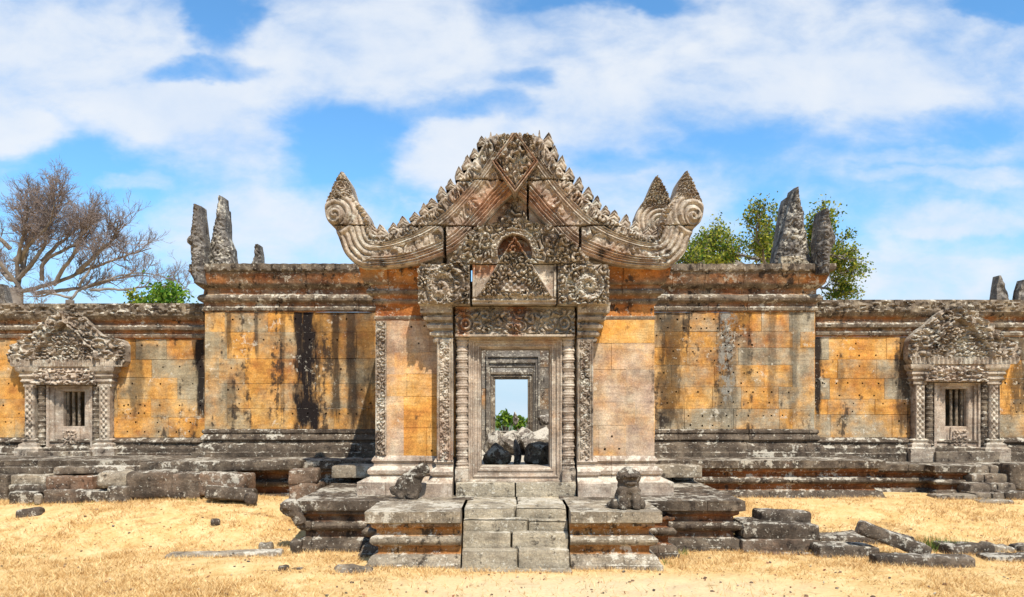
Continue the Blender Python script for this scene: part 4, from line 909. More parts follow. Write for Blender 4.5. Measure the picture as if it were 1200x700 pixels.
# ------------------------------------------------------------------ broken guardian lions
def lion(name, label, base, chain, parts, rough=.028):
    """fused body: skin chain + extra lumps, remeshed into one surface"""
    import bmesh
    V, Eg, R = chain; bm = bmesh.new(); parts = list(parts)
    for (i, j) in Eg:
        for k in range(7):
            f = k/6; parts.append((tuple(np.array(V[i])*(1-f)+np.array(V[j])*f), R[i]*(1-f)+R[j]*f, (1, 1, 1)))
    sc1 = 1.08 if 'seated' in label else 1.0
    ev = bpy.data.meshes.new(name)
    for (c, r, s3) in parts:
        g_ = bmesh.ops.create_icosphere(bm, subdivisions=3, radius=r)
        for v_ in g_['verts']: v_.co = Vector((v_.co.x*s3[0]+c[0], v_.co.y*s3[1]+c[1], v_.co.z*s3[2]+c[2]))*sc1
    bm.to_mesh(ev); bm.free()
    ob = bpy.data.objects.new('tmp', ev); C.collection.objects.link(ob)
    rm = ob.modifiers.new('r', 'REMESH'); rm.mode = 'VOXEL'; rm.voxel_size = .014; rm.use_smooth_shade = True
    sm = ob.modifiers.new('sm', 'SMOOTH'); sm.iterations = 3; sm.factor = .5
    dg = bpy.context.evaluated_depsgraph_get(); out = bpy.data.meshes.new_from_object(ob.evaluated_get(dg)); bpy.data.objects.remove(ob)
    n = len(out.vertices); co = np.zeros(n*3, np.float32); out.vertices.foreach_get('co', co); co = co.reshape(-1, 3).astype(float)
    no = np.zeros(n*3, np.float32); out.vertices.foreach_get('normal', no); no = no.reshape(-1, 3)
    co = co+no*(fbm(co*9, 3, 4)*2*rough+fbm(co*26, 2, 5)*rough)[:, None]
    co[:, 2] = np.maximum(co[:, 2], -.01)
    out.vertices.foreach_set('co', co.astype(np.float32).ravel()); out.materials.clear(); out.materials.append(M_block)
    out.polygons.foreach_set('use_smooth', np.ones(len(out.polygons), bool))
    o = bpy.data.objects.new(name, out); C.collection.objects.link(o); o.location = base; tag(o, label, 'statue', 'broken guardian lions'); return o
sc_ = 1/78.0
# seated lion: haunches, chest, head with an open worn muzzle, front paws
lion('stone_lion', 'worn seated stone lion stump with round broken head on the right pedestal', (X(738, 11.5), 11.62, zp-.01),
     ([(0, .13, .11), (0, .06, .20), (0, .0, .28), (0, -.02, .37), (-.09, -.15, .045), (.09, -.15, .045), (-.09, -.07, .25), (.09, -.07, .25)],
      [(0, 1), (1, 2), (2, 3), (2, 6), (6, 4), (2, 7), (7, 5)], [.19, .165, .13, .10, .06, .06, .075, .075]),
     [((0, .10, .06), .21, (1.05, 1.0, .45)), ((-.17, .02, .07), .105, (.75, 1.25, .9)), ((.16, .02, .07), .10, (.75, 1.25, .9)), ((0, -.0, .45), .155, (1.12, .95, .80)), ((.01, -.13, .475), .085, (1.4, .95, .5)), ((.01, -.10, .375), .08, (1.2, .9, .45)), ((0, .02, .34), .15, (1.0, .9, .7)),
      ((-.225, .1, .05), .075, (1, 1.1, .9)), ((0, .06, .55), .06, (1.3, 1, .6))], rough=.02)
lion('stone_lion', 'headless stone lion leaning against the base of the left pilaster', (X(481, 12.95), 12.86, zp-.01),
     ([(-.08, .06, .17), (.02, .04, .30), (.13, .03, .42), (.22, .02, .50), (-.24, 0, .12), (-.14, -.06, .05), (.06, -.08, .05), (-.30, .02, .17)],
      [(0, 1), (1, 2), (2, 3), (0, 4), (0, 5), (1, 6), (4, 7)], [.17, .175, .12, .10, .07, .07, .10, .05]),
     [((-.02, .04, .22), .20, (1.15, .9, .95)), ((.20, .0, .50), .11, (1.25, 1.0, .75)), ((.27, -.04, .47), .06, (1.2, 1, .7)), ((.12, .0, .40), .145, (1, 1, .45)), ((-.26, -.02, .13), .07, (1, .7, 1))])

# ------------------------------------------------------------------ fallen blocks
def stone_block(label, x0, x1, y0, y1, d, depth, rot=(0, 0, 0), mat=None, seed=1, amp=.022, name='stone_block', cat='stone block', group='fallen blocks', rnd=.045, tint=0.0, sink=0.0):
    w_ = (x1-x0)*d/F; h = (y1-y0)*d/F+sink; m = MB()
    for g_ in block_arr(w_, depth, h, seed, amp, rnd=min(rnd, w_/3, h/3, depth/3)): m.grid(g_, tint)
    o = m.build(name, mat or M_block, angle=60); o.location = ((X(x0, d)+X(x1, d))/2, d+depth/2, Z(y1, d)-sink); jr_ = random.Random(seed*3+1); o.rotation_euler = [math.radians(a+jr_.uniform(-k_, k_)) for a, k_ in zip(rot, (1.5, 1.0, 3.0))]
    ORI[o.name] = np.array(o.location); return tag(o, label, cat, group)
B = stone_block
# left row
B('long dark slab lying on the left terrace edge', 162, 352, 541, 553, 15.6, 1.0, seed=1, name='stone_slab', cat='stone slab', amp=.016, mat=M_dark)
B('flat weathered slab in front of the left false window', 62, 162, 547, 556, 15.5, .9, rot=(0, 0, 1.5), seed=2, name='stone_slab', cat='stone slab', mat=M_mould)
B('flat dark slab at the left edge of the photo', -30, 60, 547, 557, 15.7, .9, seed=41, name='stone_slab', cat='stone slab', mat=M_dark)
B('pale whitish block under the left slab', 11, 52, 557, 569, 15.35, .6, seed=3, mat=M_ped)
B('thin grey course stone below the pale whitish block', 8, 53, 568.5, 578, 15.25, .7, seed=4, mat=M_block)
B('squat dark block at the foot of the pale whitish block', 9, 39, 577, 592, 15.05, .5, rot=(0, 0, 4), seed=5, sink=.1)
B('brown block, left of a pair below the flat slab', 53, 80, 558, 576, 15.3, .6, seed=6, tint=.55)
B('red-brown block, right of a pair below the flat slab', 81, 110, 558, 576, 15.32, .6, seed=7, tint=.7)
B('long low brown kerb stone on the slope, under the pair of brown blocks', 48, 126, 575, 588, 15.05, .5, rot=(0, 1.2, -1), seed=8, sink=.12, tint=.3)
B('rounded light grey boulder block beside the brown pair', 110, 147, 553, 572, 15.1, .7, rot=(4, 3, 8), seed=9, rnd=.12, amp=.04, mat=M_ped)
B('small ribbed fragment under the light grey boulder block', 126, 150, 571, 588, 14.95, .4, rot=(0, 0, -6), seed=10, sink=.08)
B('large brown block with a sloping left shoulder', 146, 201, 553, 577, 15.1, .6, rot=(0, -2, 2), seed=11, rnd=.1, tint=.2, sink=.15)
B('square brown block between two larger ones', 201.5, 234, 555, 576, 15.15, .6, seed=12, sink=.15, tint=.3)
B('long red-brown block with rounded top left', 231, 289, 555, 575, 15.12, .6, rot=(0, .8, -2), seed=13, rnd=.08, tint=.55, sink=.12)
B('tilted flat slab sliding off the end of the row', 238, 293, 573, 586, 14.7, .5, rot=(-8, 5, 10), seed=14, name='stone_slab', cat='stone slab', sink=.04)
B('small dark broken corner piece below the tilted slab', 281, 297, 578, 592, 14.6, .3, rot=(4, 12, 20), seed=15, rnd=.1)
B('dark block in the shadow left of the row', -25, 9, 557, 592, 15.4, .6, seed=16, sink=.1)
B('upper brown block of a two-block stump by the left platform', 336, 370, 551, 567, 14.6, .5, rot=(0, 0, 6), seed=17, tint=.4)
B('lower brown block of a two-block stump by the left platform', 338, 372, 567, 588, 14.6, .55, rot=(0, 0, -2), seed=18, tint=.45, sink=.2)
# ground stones on the left
B('lone grey stone on the dry slope', 17, 44, 597, 608, 14.1, .3, rot=(-10, -6, 14), seed=20, rnd=.06, sink=.06)
B('small pale chip beside the kerb stone', 38, 47, 579, 589, 14.9, .15, rot=(0, 0, 12), seed=21, rnd=.05, mat=M_ped, sink=.05)
B('long narrow slab lying flat on the dry grass', 193, 326, 648.5, 658, 11.9, .34, rot=(0, -1.4, 3), seed=22, name='stone_slab', cat='stone slab', amp=.014, rnd=.06, mat=M_ped, sink=.05)
B('small pointed grey stone beyond the long narrow slab', 300, 318, 636, 646, 12.5, .2, rot=(0, 0, 10), seed=23, rnd=.09, sink=.05, mat=M_ped)
B('flat grey stone with two knobs near the front', 303, 355, 670, 677, 10.9, .3, rot=(0, 0, -4), seed=24, rnd=.05, sink=.04)
B('left knob of rock resting on the flat grey stone', 324, 337, 664, 672, 10.95, .16, rot=(0, 0, 20), seed=25, rnd=.06)
B('right knob of rock resting on the flat grey stone', 340, 354, 666, 673, 11.0, .16, rot=(0, 0, -15), seed=26, rnd=.06)
B('round pitted stone half buried by the left pedestal', 388, 435, 667, 682, 10.75, .38, rot=(-6, 3, 6), seed=27, rnd=.14, amp=.035, sink=.05, mat=M_mould)
B('thin slanted grey flake beside the round pitted stone', 367, 396, 672, 679, 10.85, .22, rot=(0, -8, 12), seed=28, rnd=.03, sink=.03, mat=M_ped)
B('small dark lump on the mound', 245, 256, 608, 614, 13.6, .14, rot=(0, 0, 30), seed=29, rnd=.05, sink=.04)
# curved naga fragment leaning on the platform corner
Pn = np.array([(334, 586), (337, 590), (341, 596), (345, 603), (349, 610), (352, 616)], float)
m = MB(); Qn = np.stack([np.interp(np.linspace(0, 5, 40), range(6), Pn[:, i]) for i in (0, 1)], 1); rr_ = np.interp(np.linspace(0, 1, 40), [0, .1, .3, .7, .95, 1], [.01, .10, .13, .10, .08, .01])
th = np.linspace(0, 2*np.pi, 20, endpoint=False)
Pt = np.stack([X(Qn[:, 0], 12.45)[None]+np.cos(th)[:, None]*rr_, 12.47+np.sin(th)[:, None]*rr_*1.1+0*Qn[:, 0], Z(Qn[:, 1], 12.45)[None]+np.cos(th)[:, None]*rr_*.35], -1)
Pt = Pt+(fbm(Pt*9, 3, 3)*.07)[..., None]; m.grid(Pt, .1, wrap=True)
tag(m.build('naga_fragment', M_block, origin=(X(343, 12.45), 12.45, Z(616, 12.45))), 'curved dark naga fragment leaning on the left platform corner', 'stone fragment', 'fallen blocks')
B('grey stone at the foot of the curved naga fragment', 337, 352, 634, 648, 12.3, .3, rot=(0, 0, 12), seed=30, rnd=.08, sink=.06)
# right stack
B('top block of the stack beside the right platform', 891, 951, 600, 619, 12.75, .5, rot=(0, 1.5, 3), seed=31, rnd=.06)
B('middle block of the stack beside the right platform', 872, 961, 614.5, 634, 12.45, .7, rot=(0, 1, -1), seed=32)
B('bottom brown block of the stack beside the right platform', 869, 961, 633, 650, 12.4, .7, seed=33, tint=.4, sink=.04)
B('small wedge stone under the left end of the stack', 888, 903, 647, 656, 12.3, .25, seed=34, rnd=.05, tint=.5, sink=.04)
B('thin brown footing stone under the right end of the stack', 906, 958, 648, 656, 12.28, .4, seed=35, tint=.5, sink=.05)
B('flat dark slab behind the leaning beam', 961, 1073, 630, 640, 12.9, .75, rot=(-1, 0, 0), seed=36, name='stone_slab', cat='stone slab', sink=.22)
B('dark rectangular block right of the stack', 960, 1032, 641, 659, 12.05, .5, rot=(0, 1.5, 1), seed=37, sink=.06)
B('leaning stone beam lying across the dark slabs', 1006, 1090, 625, 641, 12.0, .26, rot=(0, 21, -8), seed=38, name='stone_beam', cat='stone beam', rnd=.05)
B('long front slab below the leaning beam', 1028, 1145, 653, 668, 11.45, .3, rot=(0, 1.2, 1), seed=39, name='stone_slab', cat='stone slab', rnd=.05, sink=.06)
B('half hidden slab behind the green grass tuft', 1076, 1126, 637, 648, 12.9, .5, seed=40, name='stone_slab', cat='stone slab', sink=.2)
B('dark block right of the green grass tuft', 1112, 1167, 640, 656, 12.15, .5, rot=(0, 0, 4), seed=42, sink=.06)
B('pale sloping stone behind the dark block', 1160, 1191, 640, 651, 12.4, .4, rot=(0, 8, -6), seed=43, mat=M_ped, rnd=.06, sink=.06)
B('long low slab running out at the right edge', 1157, 1240, 652, 661, 11.75, .34, rot=(0, .5, -1), seed=44, name='stone_slab', cat='stone slab', sink=.06)
B('dark upright stone at the right edge', 1197, 1235, 641, 655, 12.3, .4, seed=45, sink=.08)
# steps and stones before the right gallery
gs = thing('stone_staircase', 'small broken steps in front of the right false window', 'staircase', (X(1163, 15.9), 15.6, .45))
for i, (y0, y1, d, xa_, xb_) in enumerate(((545, 556, 16.35, 1141, 1184), (556, 568, 16.1, 1139, 1188), (567, 579, 15.85, 1137, 1191), (578, 590, 15.55, 1144, 1182))):
    m = MB(); cu_ = X(xa_+(xb_-xa_)*(.45, .3, .6, .5)[i], d)
    for a, b in ((X(xa_, d), cu_-.008), (cu_+.008, X(xb_, d))):
        for g_ in block_arr(b-a, .6, Z(y0, d)-Z(y1+5, d), 60+i, .016, rnd=.04): m.grid(g_+np.array([(a+b)/2, d+.3, Z(y1+5, d)]), 0)
    m.build('step', M_mould, gs)
B('dark block at the right end of the small broken steps', 1184, 1225, 545, 575, 16.0, .6, seed=51, mat=M_dark)
B('flat light slab at the foot of the projecting terrace', 1100, 1146, 581, 590, 15.5, .5, rot=(0, 0, 2), seed=52, mat=M_ped, sink=.05, name='stone_slab', cat='stone slab')
B('low flat slab below the small broken steps', 1150, 1190, 587, 592, 15.2, .5, rot=(0, 0, -4), seed=53, mat=M_ped, sink=.05, name='stone_slab', cat='stone slab')
B('low dark stone at the corner of the right gallery steps', 1178, 1212, 577, 588, 15.5, .5, seed=54, sink=.05)
# rubble inside the temple
for (lab, x0, x1, y0, y1, d, dp, mt, sd_, am) in (
        ('black block on the floor just inside the doorway', 562, 602, 523, 552, 15.4, .8, M_mould, 61, .03), ('pale upright slab between the two black blocks inside', 600, 611, 514, 553, 15.7, .3, M_rubble, 62, .03),
        ('black block right of the pale upright slab inside', 611, 652, 520, 552, 15.9, .8, M_mould, 63, .03), ('large whitish block heaped behind the black blocks', 608, 652, 505, 538, 18.6, 1.0, M_rubble, 64, .06),
        ('low whitish block behind the left black block', 566, 590, 505, 538, 18.4, .9, M_rubble, 65, .06), ('small white stone in the middle of the rubble', 588, 612, 505, 540, 18.9, .8, M_rubble, 66, .07),
        ('tall white splinter before the nearer inner doorway', 600, 608, 484, 500, 19.2, .3, M_rubble, 67, .04), ('whitish lump on the right of the rubble', 630, 650, 484, 500, 19.4, .5, M_rubble, 68, .05), ('pile base of broken stone below the white splinter', 596, 640, 503, 538, 19.1, .8, M_rubble, 69, .05)):
    hx, hz = (x1-x0)*d/F/2, (y1-y0)*d/F/2; vv, tt_ = ico(sd_, 1.0, (hx*1.25, dp*.6, hz*1.3), .10, 4, 1.1); m = MB(); c_ = np.array([X((x0+x1)/2, d), d+dp/2, Z((y0+y1)/2, d)])
    vv = vv+(fbm((vv+c_)*5, 4, sd_)*.14)[:, None]; m.tris(vv+c_, tt_, .1)
    tag(m.build('rubble_block', mt, angle=22, origin=tuple(c_-np.array([0, 0, hz]))), lab, 'rubble block', 'rubble inside the temple')

# spires of ruined gables behind the galleries
for lab, rows, d, sd_ in (('tall spike of a ruined gable behind the right gallery', [(323, 1170.5, 1173), (329, 1169.5, 1175), (338, 1168, 1178), (352, 1166, 1183), (370, 1160, 1188)], 24, 1), ('outer spike of a ruined gable at the right edge', [(328, 1199, 1202), (340, 1195, 1206), (370, 1190, 1212)], 24.5, 2),
                          ('pale broken gable stump at the left edge', [(333, -6, 3), (345, -9, 6), (370, -12, 12)], 24, 3)):
    m = MB(); r = rows+[(Z(0, 1)*0+520, rows[-1][1]-10, rows[-1][2]+10)]
    relief(m, r, d, .3, rough_h(.10, sd_), res=1.0, rough=.06, seed=sd_)
    tag(m.build('ruined_gable', M_spire, angle=60, origin=(X(rows[0][1], d), d, Z(520, d))), lab, 'ruined gable', 'ruined gables')

# ------------------------------------------------------------------ trees
def tubes(m, lines, sides):
    for pts, r0, r1 in lines:
        pts = np.asarray(pts, float); n = len(pts); T = np.gradient(pts, axis=0); T /= np.linalg.norm(T, axis=1, keepdims=True)+1e-9
        up = np.array([.3, .9, .2]); a = np.cross(T, up); a /= np.linalg.norm(a, axis=1, keepdims=True)+1e-9; b = np.cross(T, a)
        th = np.linspace(0, 2*np.pi, sides, endpoint=False); r = np.linspace(r0, r1, n)
        P = pts[None]+r[None, :, None]*(np.cos(th)[:, None, None]*a[None]+np.sin(th)[:, None, None]*b[None])
        m.grid(P, .5, wrap=True)
def grow(rng, p, dr, L, r, depth, out, tips, spread=.6, up=.25, kids=(4, 6), wig=.22):
    n = 6; pts = [p]; d = dr/np.linalg.norm(dr)
    for i in range(n):
        d = d+rng.normal(size=3)*wig*.5+np.array([0, 0, up*.25]); d /= np.linalg.norm(d); pts.append(pts[-1]+d*L/n)
    out.append((depth, np.array(pts), r, r*.4))
    if depth == 0: tips.append((pts[-1], d)); tips.append((pts[3], d)); return
    for k in range(rng.randint(*kids)):
        i = rng.randint(2, n+1); base = pts[i]; nd = (pts[i]-pts[i-1])/np.linalg.norm(pts[i]-pts[i-1])+rng.normal(size=3)*spread+np.array([0, 0, up])
        grow(rng, base, nd, L*rng.uniform(.5, .75), r*.55, depth-1, out, tips, spread, up, kids, wig)
def leaves(m, rng, pts, n, size, sp):
    pts = np.array(pts); c = pts[rng.randint(0, len(pts), n)]+rng.normal(size=(n, 3))*sp
    a = rng.normal(size=(n, 3)); a /= np.linalg.norm(a, axis=1, keepdims=True); b = np.cross(a, rng.normal(size=(n, 3))); b /= np.linalg.norm(b, axis=1, keepdims=True)
    s = (size*rng.uniform(.6, 1.3, n))[:, None]; a = a*s; b = b*s*.55
    P = np.stack([c-a, c+b, c+a, c-b], 1).reshape(-1, 3); F4 = np.arange(4*n).reshape(n, 4)
    m.quads(P, F4, np.repeat(rng.uniform(0, 1, n), 4))
def tree(label, d, base_px, limbs, seed, trunk_r, leaf=None, kids=(4, 6), depth=2, L=(1.6, 2.6), twig_mat=None, name='bare_tree', per=9, spread=.6, up=.25):
    rng = np.random.RandomState(seed); gz_ = float(ground_z(X(base_px, d), d))
    tr = thing(name, label, 'tree', (X(base_px, d), d, gz_), 'trees behind the temple')
    out, tips = [], []; tm = MB()
    x0, y0 = limbs[0][0][:2]
    trunk = np.array([(X(base_px, d), d, gz_-.2), (X((base_px+x0)/2, d), d, (gz_+Z(y0, d))/2), (X(x0, d), d, Z(y0, d))])
    tubes(tm, [(np.stack([np.interp(np.linspace(0, 2, 9), range(3), trunk[:, i]) for i in range(3)], 1), trunk_r*1.25, trunk_r)], 10)
    for lb in limbs:
        lp = np.array([(a, b) for a, b in lb], float); n = len(lp); t_ = np.linspace(0, n-1, n*6)
        dy = rng.uniform(-2.2, 2.2); q = np.stack([np.interp(t_, range(n), X(lp[:, 0], d)), d+dy*(t_/(n-1))**1.2, np.interp(t_, range(n), Z(lp[:, 1], d))], 1)
        k_ = np.ones(7)/7; qs = np.stack([np.convolve(np.pad(q[:, i], 3, 'edge'), k_, 'valid') for i in range(3)], 1); qs[0] = q[0]
        qs = qs+np.cumsum(rng.normal(size=qs.shape)*.02, 0)
        tubes(tm, [(qs, trunk_r*.36, trunk_r*.07)], 7)
        for k in range(per):
            i = int(len(qs)*rng.uniform(.28, .99)); i = min(i, len(qs)-2); dr = (qs[i+1]-qs[i]); dr = dr/np.linalg.norm(dr)+rng.normal(size=3)*.6+np.array([0, 0, .35])
            grow(rng, qs[i], dr, rng.uniform(*L), min(.04, trunk_r*.15), depth, out, tips, kids=kids, spread=spread, up=up)
    tm.build('trunk', M_bark, tr)
    cm = MB()
    tubes(cm, [(p, min(max(.0045, r*.9), .026), max(.003, r2*.45)) for dd, p, r, r2 in out], 3)
    tw = cm.build('crown' if leaf is None else 'branches', twig_mat or M_twig, tr)
    if leaf:
        lm = MB(); leaves(lm, rng, [t_[0] for t_ in tips], leaf[0], leaf[1], leaf[2]); lm.build('crown', leaf[3], tr, smooth=False)
    return tr
tree('large bare tree with pale trunk and wide reddish-brown crown behind the left gallery', 34, 19,
     [[(19, 338), (18, 323), (16, 306), (11, 281), (3, 258), (0, 237)], [(20, 327), (24, 299), (27, 271), (44, 250), (52, 231)], [(22, 328), (49, 307), (65, 285), (64, 258), (76, 237)], [(24, 342), (62, 333), (90, 319), (117, 307), (141, 297), (166, 285)], [(50, 329), (56, 307), (90, 294), (109, 287), (122, 265)], [(18, 328), (0, 320), (-22, 307), (-50, 292)], [(22, 308), (40, 292), (85, 266), (105, 248)], [(90, 319), (120, 296), (150, 281), (158, 266)], [(12, 292), (-10, 266), (-30, 245)], [(27, 271), (20, 250), (24, 228)], [(20, 327), (33, 296), (48, 273), (60, 251)], [(62, 333), (88, 305), (108, 281), (128, 273)], [(49, 307), (72, 276), (92, 255)], [(41, 344), (80, 338), (118, 323), (150, 312)], [(16, 306), (30, 276), (34, 251)], [(24, 342), (10, 308), (-12, 276)]],
     4, .28, per=20, kids=(3, 6), depth=3, L=(.55, .95), spread=.62, up=.15)
tree('low spreading bare tree with white limb beside the large bare tree', 32, 80,
     [[(82, 352), (92, 335), (109, 325), (136, 314), (165, 314), (195, 322)], [(92, 335), (112, 308), (116, 295)], [(105, 340), (140, 334), (175, 330), (205, 328)], [(84, 350), (60, 345), (40, 350)]], 8, .17, per=14, kids=(3, 5), depth=3, L=(.45, .75), spread=.65)
tree('leafy yellow-green tree with open crown behind the right wing', 28, 895,
     [[(895, 325), (900, 306), (910, 285), (921, 270)], [(895, 328), (917, 315), (938, 298), (952, 274)], [(895, 325), (893, 311), (888, 297), (880, 284), (873, 272)], [(895, 321), (904, 305), (913, 288), (921, 274)], [(894, 316), (870, 311), (850, 305), (828, 303), (806, 311)], [(895, 325), (925, 311), (950, 297), (971, 291)], [(895, 328), (934, 325), (963, 317), (986, 325)], [(890, 305), (868, 293), (855, 279)], [(925, 311), (942, 289), (949, 276)], [(870, 311), (845, 319), (815, 325)], [(950, 300), (976, 305), (988, 303)], [(942, 334), (967, 337), (984, 342)], [(895, 325), (860, 321), (830, 315), (800, 317)], [(904, 305), (934, 305), (963, 309)], [(870, 311), (840, 294), (822, 291)]],
     15, .20, leaf=(19000, .062, .11, M_leaf), per=11, kids=(4, 6), depth=2, L=(.35, .7), spread=.75, twig_mat=M_bark, name='leafy_tree')
def bush(label, d, px0, px1, y0, seed, n, mat, name='green_bush', size=.11, blobs=26):
    rng = np.random.RandomState(seed); cx = X((px0+px1)/2, d); hw = (px1-px0)/2*d/F; zt_ = Z(y0, d); g0 = float(ground_z(cx, d))
    tr = thing(name, label, 'bush', (cx, d, g0), 'green bushes behind the temple')
    c = np.stack([cx+rng.uniform(-1, 1, blobs)*hw*.85, d+rng.uniform(-.7, .7, blobs)*hw, 0*rng.rand(blobs)], 1); ramp_ = 1-.30*np.abs((c[:, 0]-cx)/hw)**2.5
    c[:, 2] = g0+(zt_-g0)*ramp_*(1-.28*rng.rand(blobs)**1.2)-.15
    tm = MB(); tubes(tm, [(np.array([(cx+(p[0]-cx)*.1, d, g0-.1), (cx+(p[0]-cx)*.5, d+(p[1]-d)*.4, g0+(p[2]-g0)*.6), p]), .05, .012) for p in c], 4); tm.build('stem', M_bark, tr)
    m = MB(); leaves(m, rng, c, n, size, hw*.16); m.build('foliage', mat, tr, smooth=False)
bush('broad light green treetop just left of the left wing', 30, 158, 240, 331, 3, 3600, M_leafg, blobs=48, size=.09)
bush('dim green treetop peeping over the left gallery', 31, 132, 172, 338, 6, 1500, M_leaf, size=.09, blobs=34)
bush('bright green sapling seen through the far inner doorway', 31, 581, 603, 478, 7, 420, M_leafg, size=.09, blobs=14)
bush('low green shrub right of the sapling in the far inner doorway', 32, 603, 622, 484, 9, 380, M_leafg, size=.09, blobs=14)

# ------------------------------------------------------------------ straw, weeds and leaf litter
rng = np.random.RandomState(2)
def blades(m, n, x, y, h, wd, lean):
    z = ground_z(x, y); a = rng.uniform(0, 2*np.pi, n); la = rng.uniform(0, 2*np.pi, n); dx = np.cos(a)*wd; dy = np.sin(a)*wd
    B0 = np.stack([x-dx, y-dy, z-.004], -1); B1 = np.stack([x+dx, y+dy, z-.004], -1); T_ = np.stack([x+np.cos(la)*lean, y+np.sin(la)*lean, z+h], -1)
    m.tris(np.stack([B0, B1, T_], 1).reshape(-1, 3), np.arange(3*n).reshape(n, 3), np.repeat(rng.uniform(0, 1, n), 3))
N_ = 230000
y = 9.3+(rng.rand(N_)**1.1)*6.9; x = (rng.rand(N_)*2-1)*y*.70
hx_ = rng.rand(N_) < .45; ci_ = rng.randint(0, 5200, N_); ca_ = np.stack([rng.rand(5200)*2-1, 9.4+rng.rand(5200)**1.1*6.6], -1); cr_ = rng.uniform(.02, .10, 5200)
x = np.where(hx_, ca_[ci_, 0]*ca_[ci_, 1]*.7+rng.normal(size=N_)*cr_[ci_], x); y = np.where(hx_, ca_[ci_, 1]+rng.normal(size=N_)*cr_[ci_], y)     # tussocks
clump = fbm(np.stack([x*1.3, y*1.3, x*0], -1), 3, 77)+.5
sandm = (((x-1.3)/3.6)**2+((y-10.0)/1.15)**2)
keep = (rng.rand(N_) < np.clip(clump*1.6-.25, .1, 1))*(rng.rand(N_) < np.clip(sandm-.5, .06, 1))
keep &= ~((np.abs(x-.1) < 3.75) & (y > 12.5)) & ~((np.abs(x-.08) < 2.3) & (y > 11.15)) & ~(y > 15.7)
kk = keep > 0; n = int(kk.sum()); m = MB(); x, y = x[kk], y[kk]; blades(m, n, x, y, rng.uniform(.012, .06, n)*(.5+clump[kk])*np.where(hx_[kk], 1.5, .9), rng.uniform(.003, .007, n), rng.uniform(.03, .11, n))
for ob_ in [o_ for o_ in C.objects if o_.name.split('.')[0] in ('stone_block', 'stone_slab', 'stone_beam') and o_.type == 'MESH' and o_.location.y < 15.9 and o_.location.z < .75]:
    bb = [ob_.matrix_basis@Vector(c_) for c_ in ob_.bound_box]; xa_, xb_ = min(c_.x for c_ in bb), max(c_.x for c_ in bb); yf_ = min(c_.y for c_ in bb)
    k_ = int((xb_-xa_)*170); blades(m, k_, rng.uniform(xa_-.05, xb_+.05, k_), yf_+rng.normal(size=k_)*.03-.01, rng.uniform(.02, .08, k_), np.full(k_, .005), rng.uniform(.02, .06, k_))
for xa_, xb_, yf_ in ((-2.2, -.72, 11.2), (.9, 2.3, 11.2), (-3.6, -2.2, 12.45), (2.3, 3.9, 12.45), (-2.4, -2.0, 11.97), (2.3, 2.7, 11.97), (3.7, 7.8, 15.78), (-3.5, -6, 15.8), (-.72, .9, 11.0), (7.7, 12, 16.0)):
    k_ = int(abs(xb_-xa_)*150); blades(m, k_, rng.uniform(xa_, xb_, k_), yf_-np.abs(rng.normal(size=k_))*.05, rng.uniform(.02, .075, k_), np.full(k_, .005), rng.uniform(.02, .06, k_))
o = m.build('dry_grass', M_straw, smooth=False); o['kind'] = 'stuff'; o['label'] = 'straw-coloured dry grass covering the ground'
m = MB()
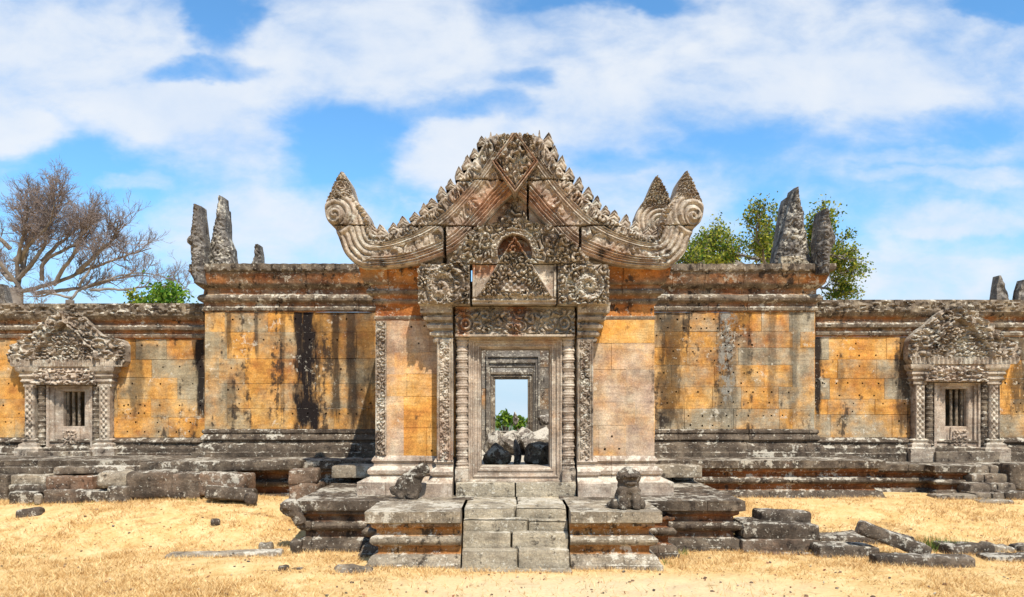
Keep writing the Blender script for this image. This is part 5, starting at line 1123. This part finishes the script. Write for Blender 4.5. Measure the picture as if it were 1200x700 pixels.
for px, py, sx, n, h in ((1108, 645, .34, 260, .26), (1090, 640, .2, 90, .2), (1160, 645, .12, 40, .16), (800, 650, .1, 50, .12), (768, 668, .06, 40, .10), (780, 660, .06, 24, .07), (155, 580, .22, 60, .08), (118, 588, .25, 50, .06), (235, 575, .3, 70, .06), (225, 587, .2, 40, .05), (250, 584, .15, 30, .05), (95, 592, .15, 30, .05), (40, 592, .2, 40, .06), (48, 624, .12, 14, .05), (25, 650, .2, 20, .05), (175, 576, .2, 30, .05)):
    d = 12.2
    for _ in range(12): d = (E-float(ground_z(X(px, d), d)))*F/(py-VY)
    xx = X(px, d)+rng.normal(size=n)*sx*.5; yy_ = d+rng.normal(size=n)*.09; blades(m, n, xx, yy_, rng.uniform(.4, 1, n)*h, np.full(n, .006), rng.uniform(.1, .5, n)*h)
o = m.build('green_grass', M_grass, smooth=False); o['kind'] = 'stuff'; o['label'] = 'small green grass tufts between the stones'
n = 420; y = 9.35+rng.rand(n)**1.6*5; x = (rng.rand(n)*2-1)*y*.68; ok_ = ~((np.abs(x-.1) < 3.9) & (y > 12.4)) & ~((np.abs(x-.08) < 2.4) & (y > 11.1)); m = MB(); v0, t0 = ico(5, 1.0, (1, .8, .6), .15, 2, 1.3, 12)
for xx, yy_ in zip(x[ok_], y[ok_]):
    r_ = .008+.03*rng.rand()**3; a = rng.uniform(0, 6.3); vv = v0@np.array([[math.cos(a), math.sin(a), 0], [-math.sin(a), math.cos(a), 0], [0, 0, 1]])*r_; m.tris(vv+np.array([xx, yy_, float(ground_z(xx, yy_))+r_*.25]), t0, rng.rand())
o = m.build('pebbles', M_block, angle=40); o['kind'] = 'stuff'; o['label'] = 'small dark pebbles scattered over the dry grass'
n = 650; y = 9.4+rng.rand(n)*6; x = (rng.rand(n)*2-1)*y*.68; z = ground_z(x, y)+.012
keep = ~((np.abs(x-.1) < 3.9) & (y > 12.4)) & ~((np.abs(x-.08) < 2.4) & (y > 11.1)); x, y, z = x[keep], y[keep], z[keep]; n = len(x)
c = np.stack([x, y, z], -1); a = rng.uniform(0, 6.3, n); s = rng.uniform(.012, .03, n); A = np.stack([np.cos(a)*s, np.sin(a)*s, rng.uniform(-.01, .015, n)], -1); Bv = np.stack([-np.sin(a)*s*.6, np.cos(a)*s*.6, rng.uniform(-.008, .012, n)], -1)
m = MB(); m.quads(np.stack([c-A, c+Bv, c+A, c-Bv], 1).reshape(-1, 3), np.arange(4*n).reshape(n, 4), np.repeat(rng.rand(n), 4))
o = m.build('fallen_leaves', M_fallenleaf, smooth=False); o['kind'] = 'stuff'; o['label'] = 'brown fallen leaves scattered over the dry grass'
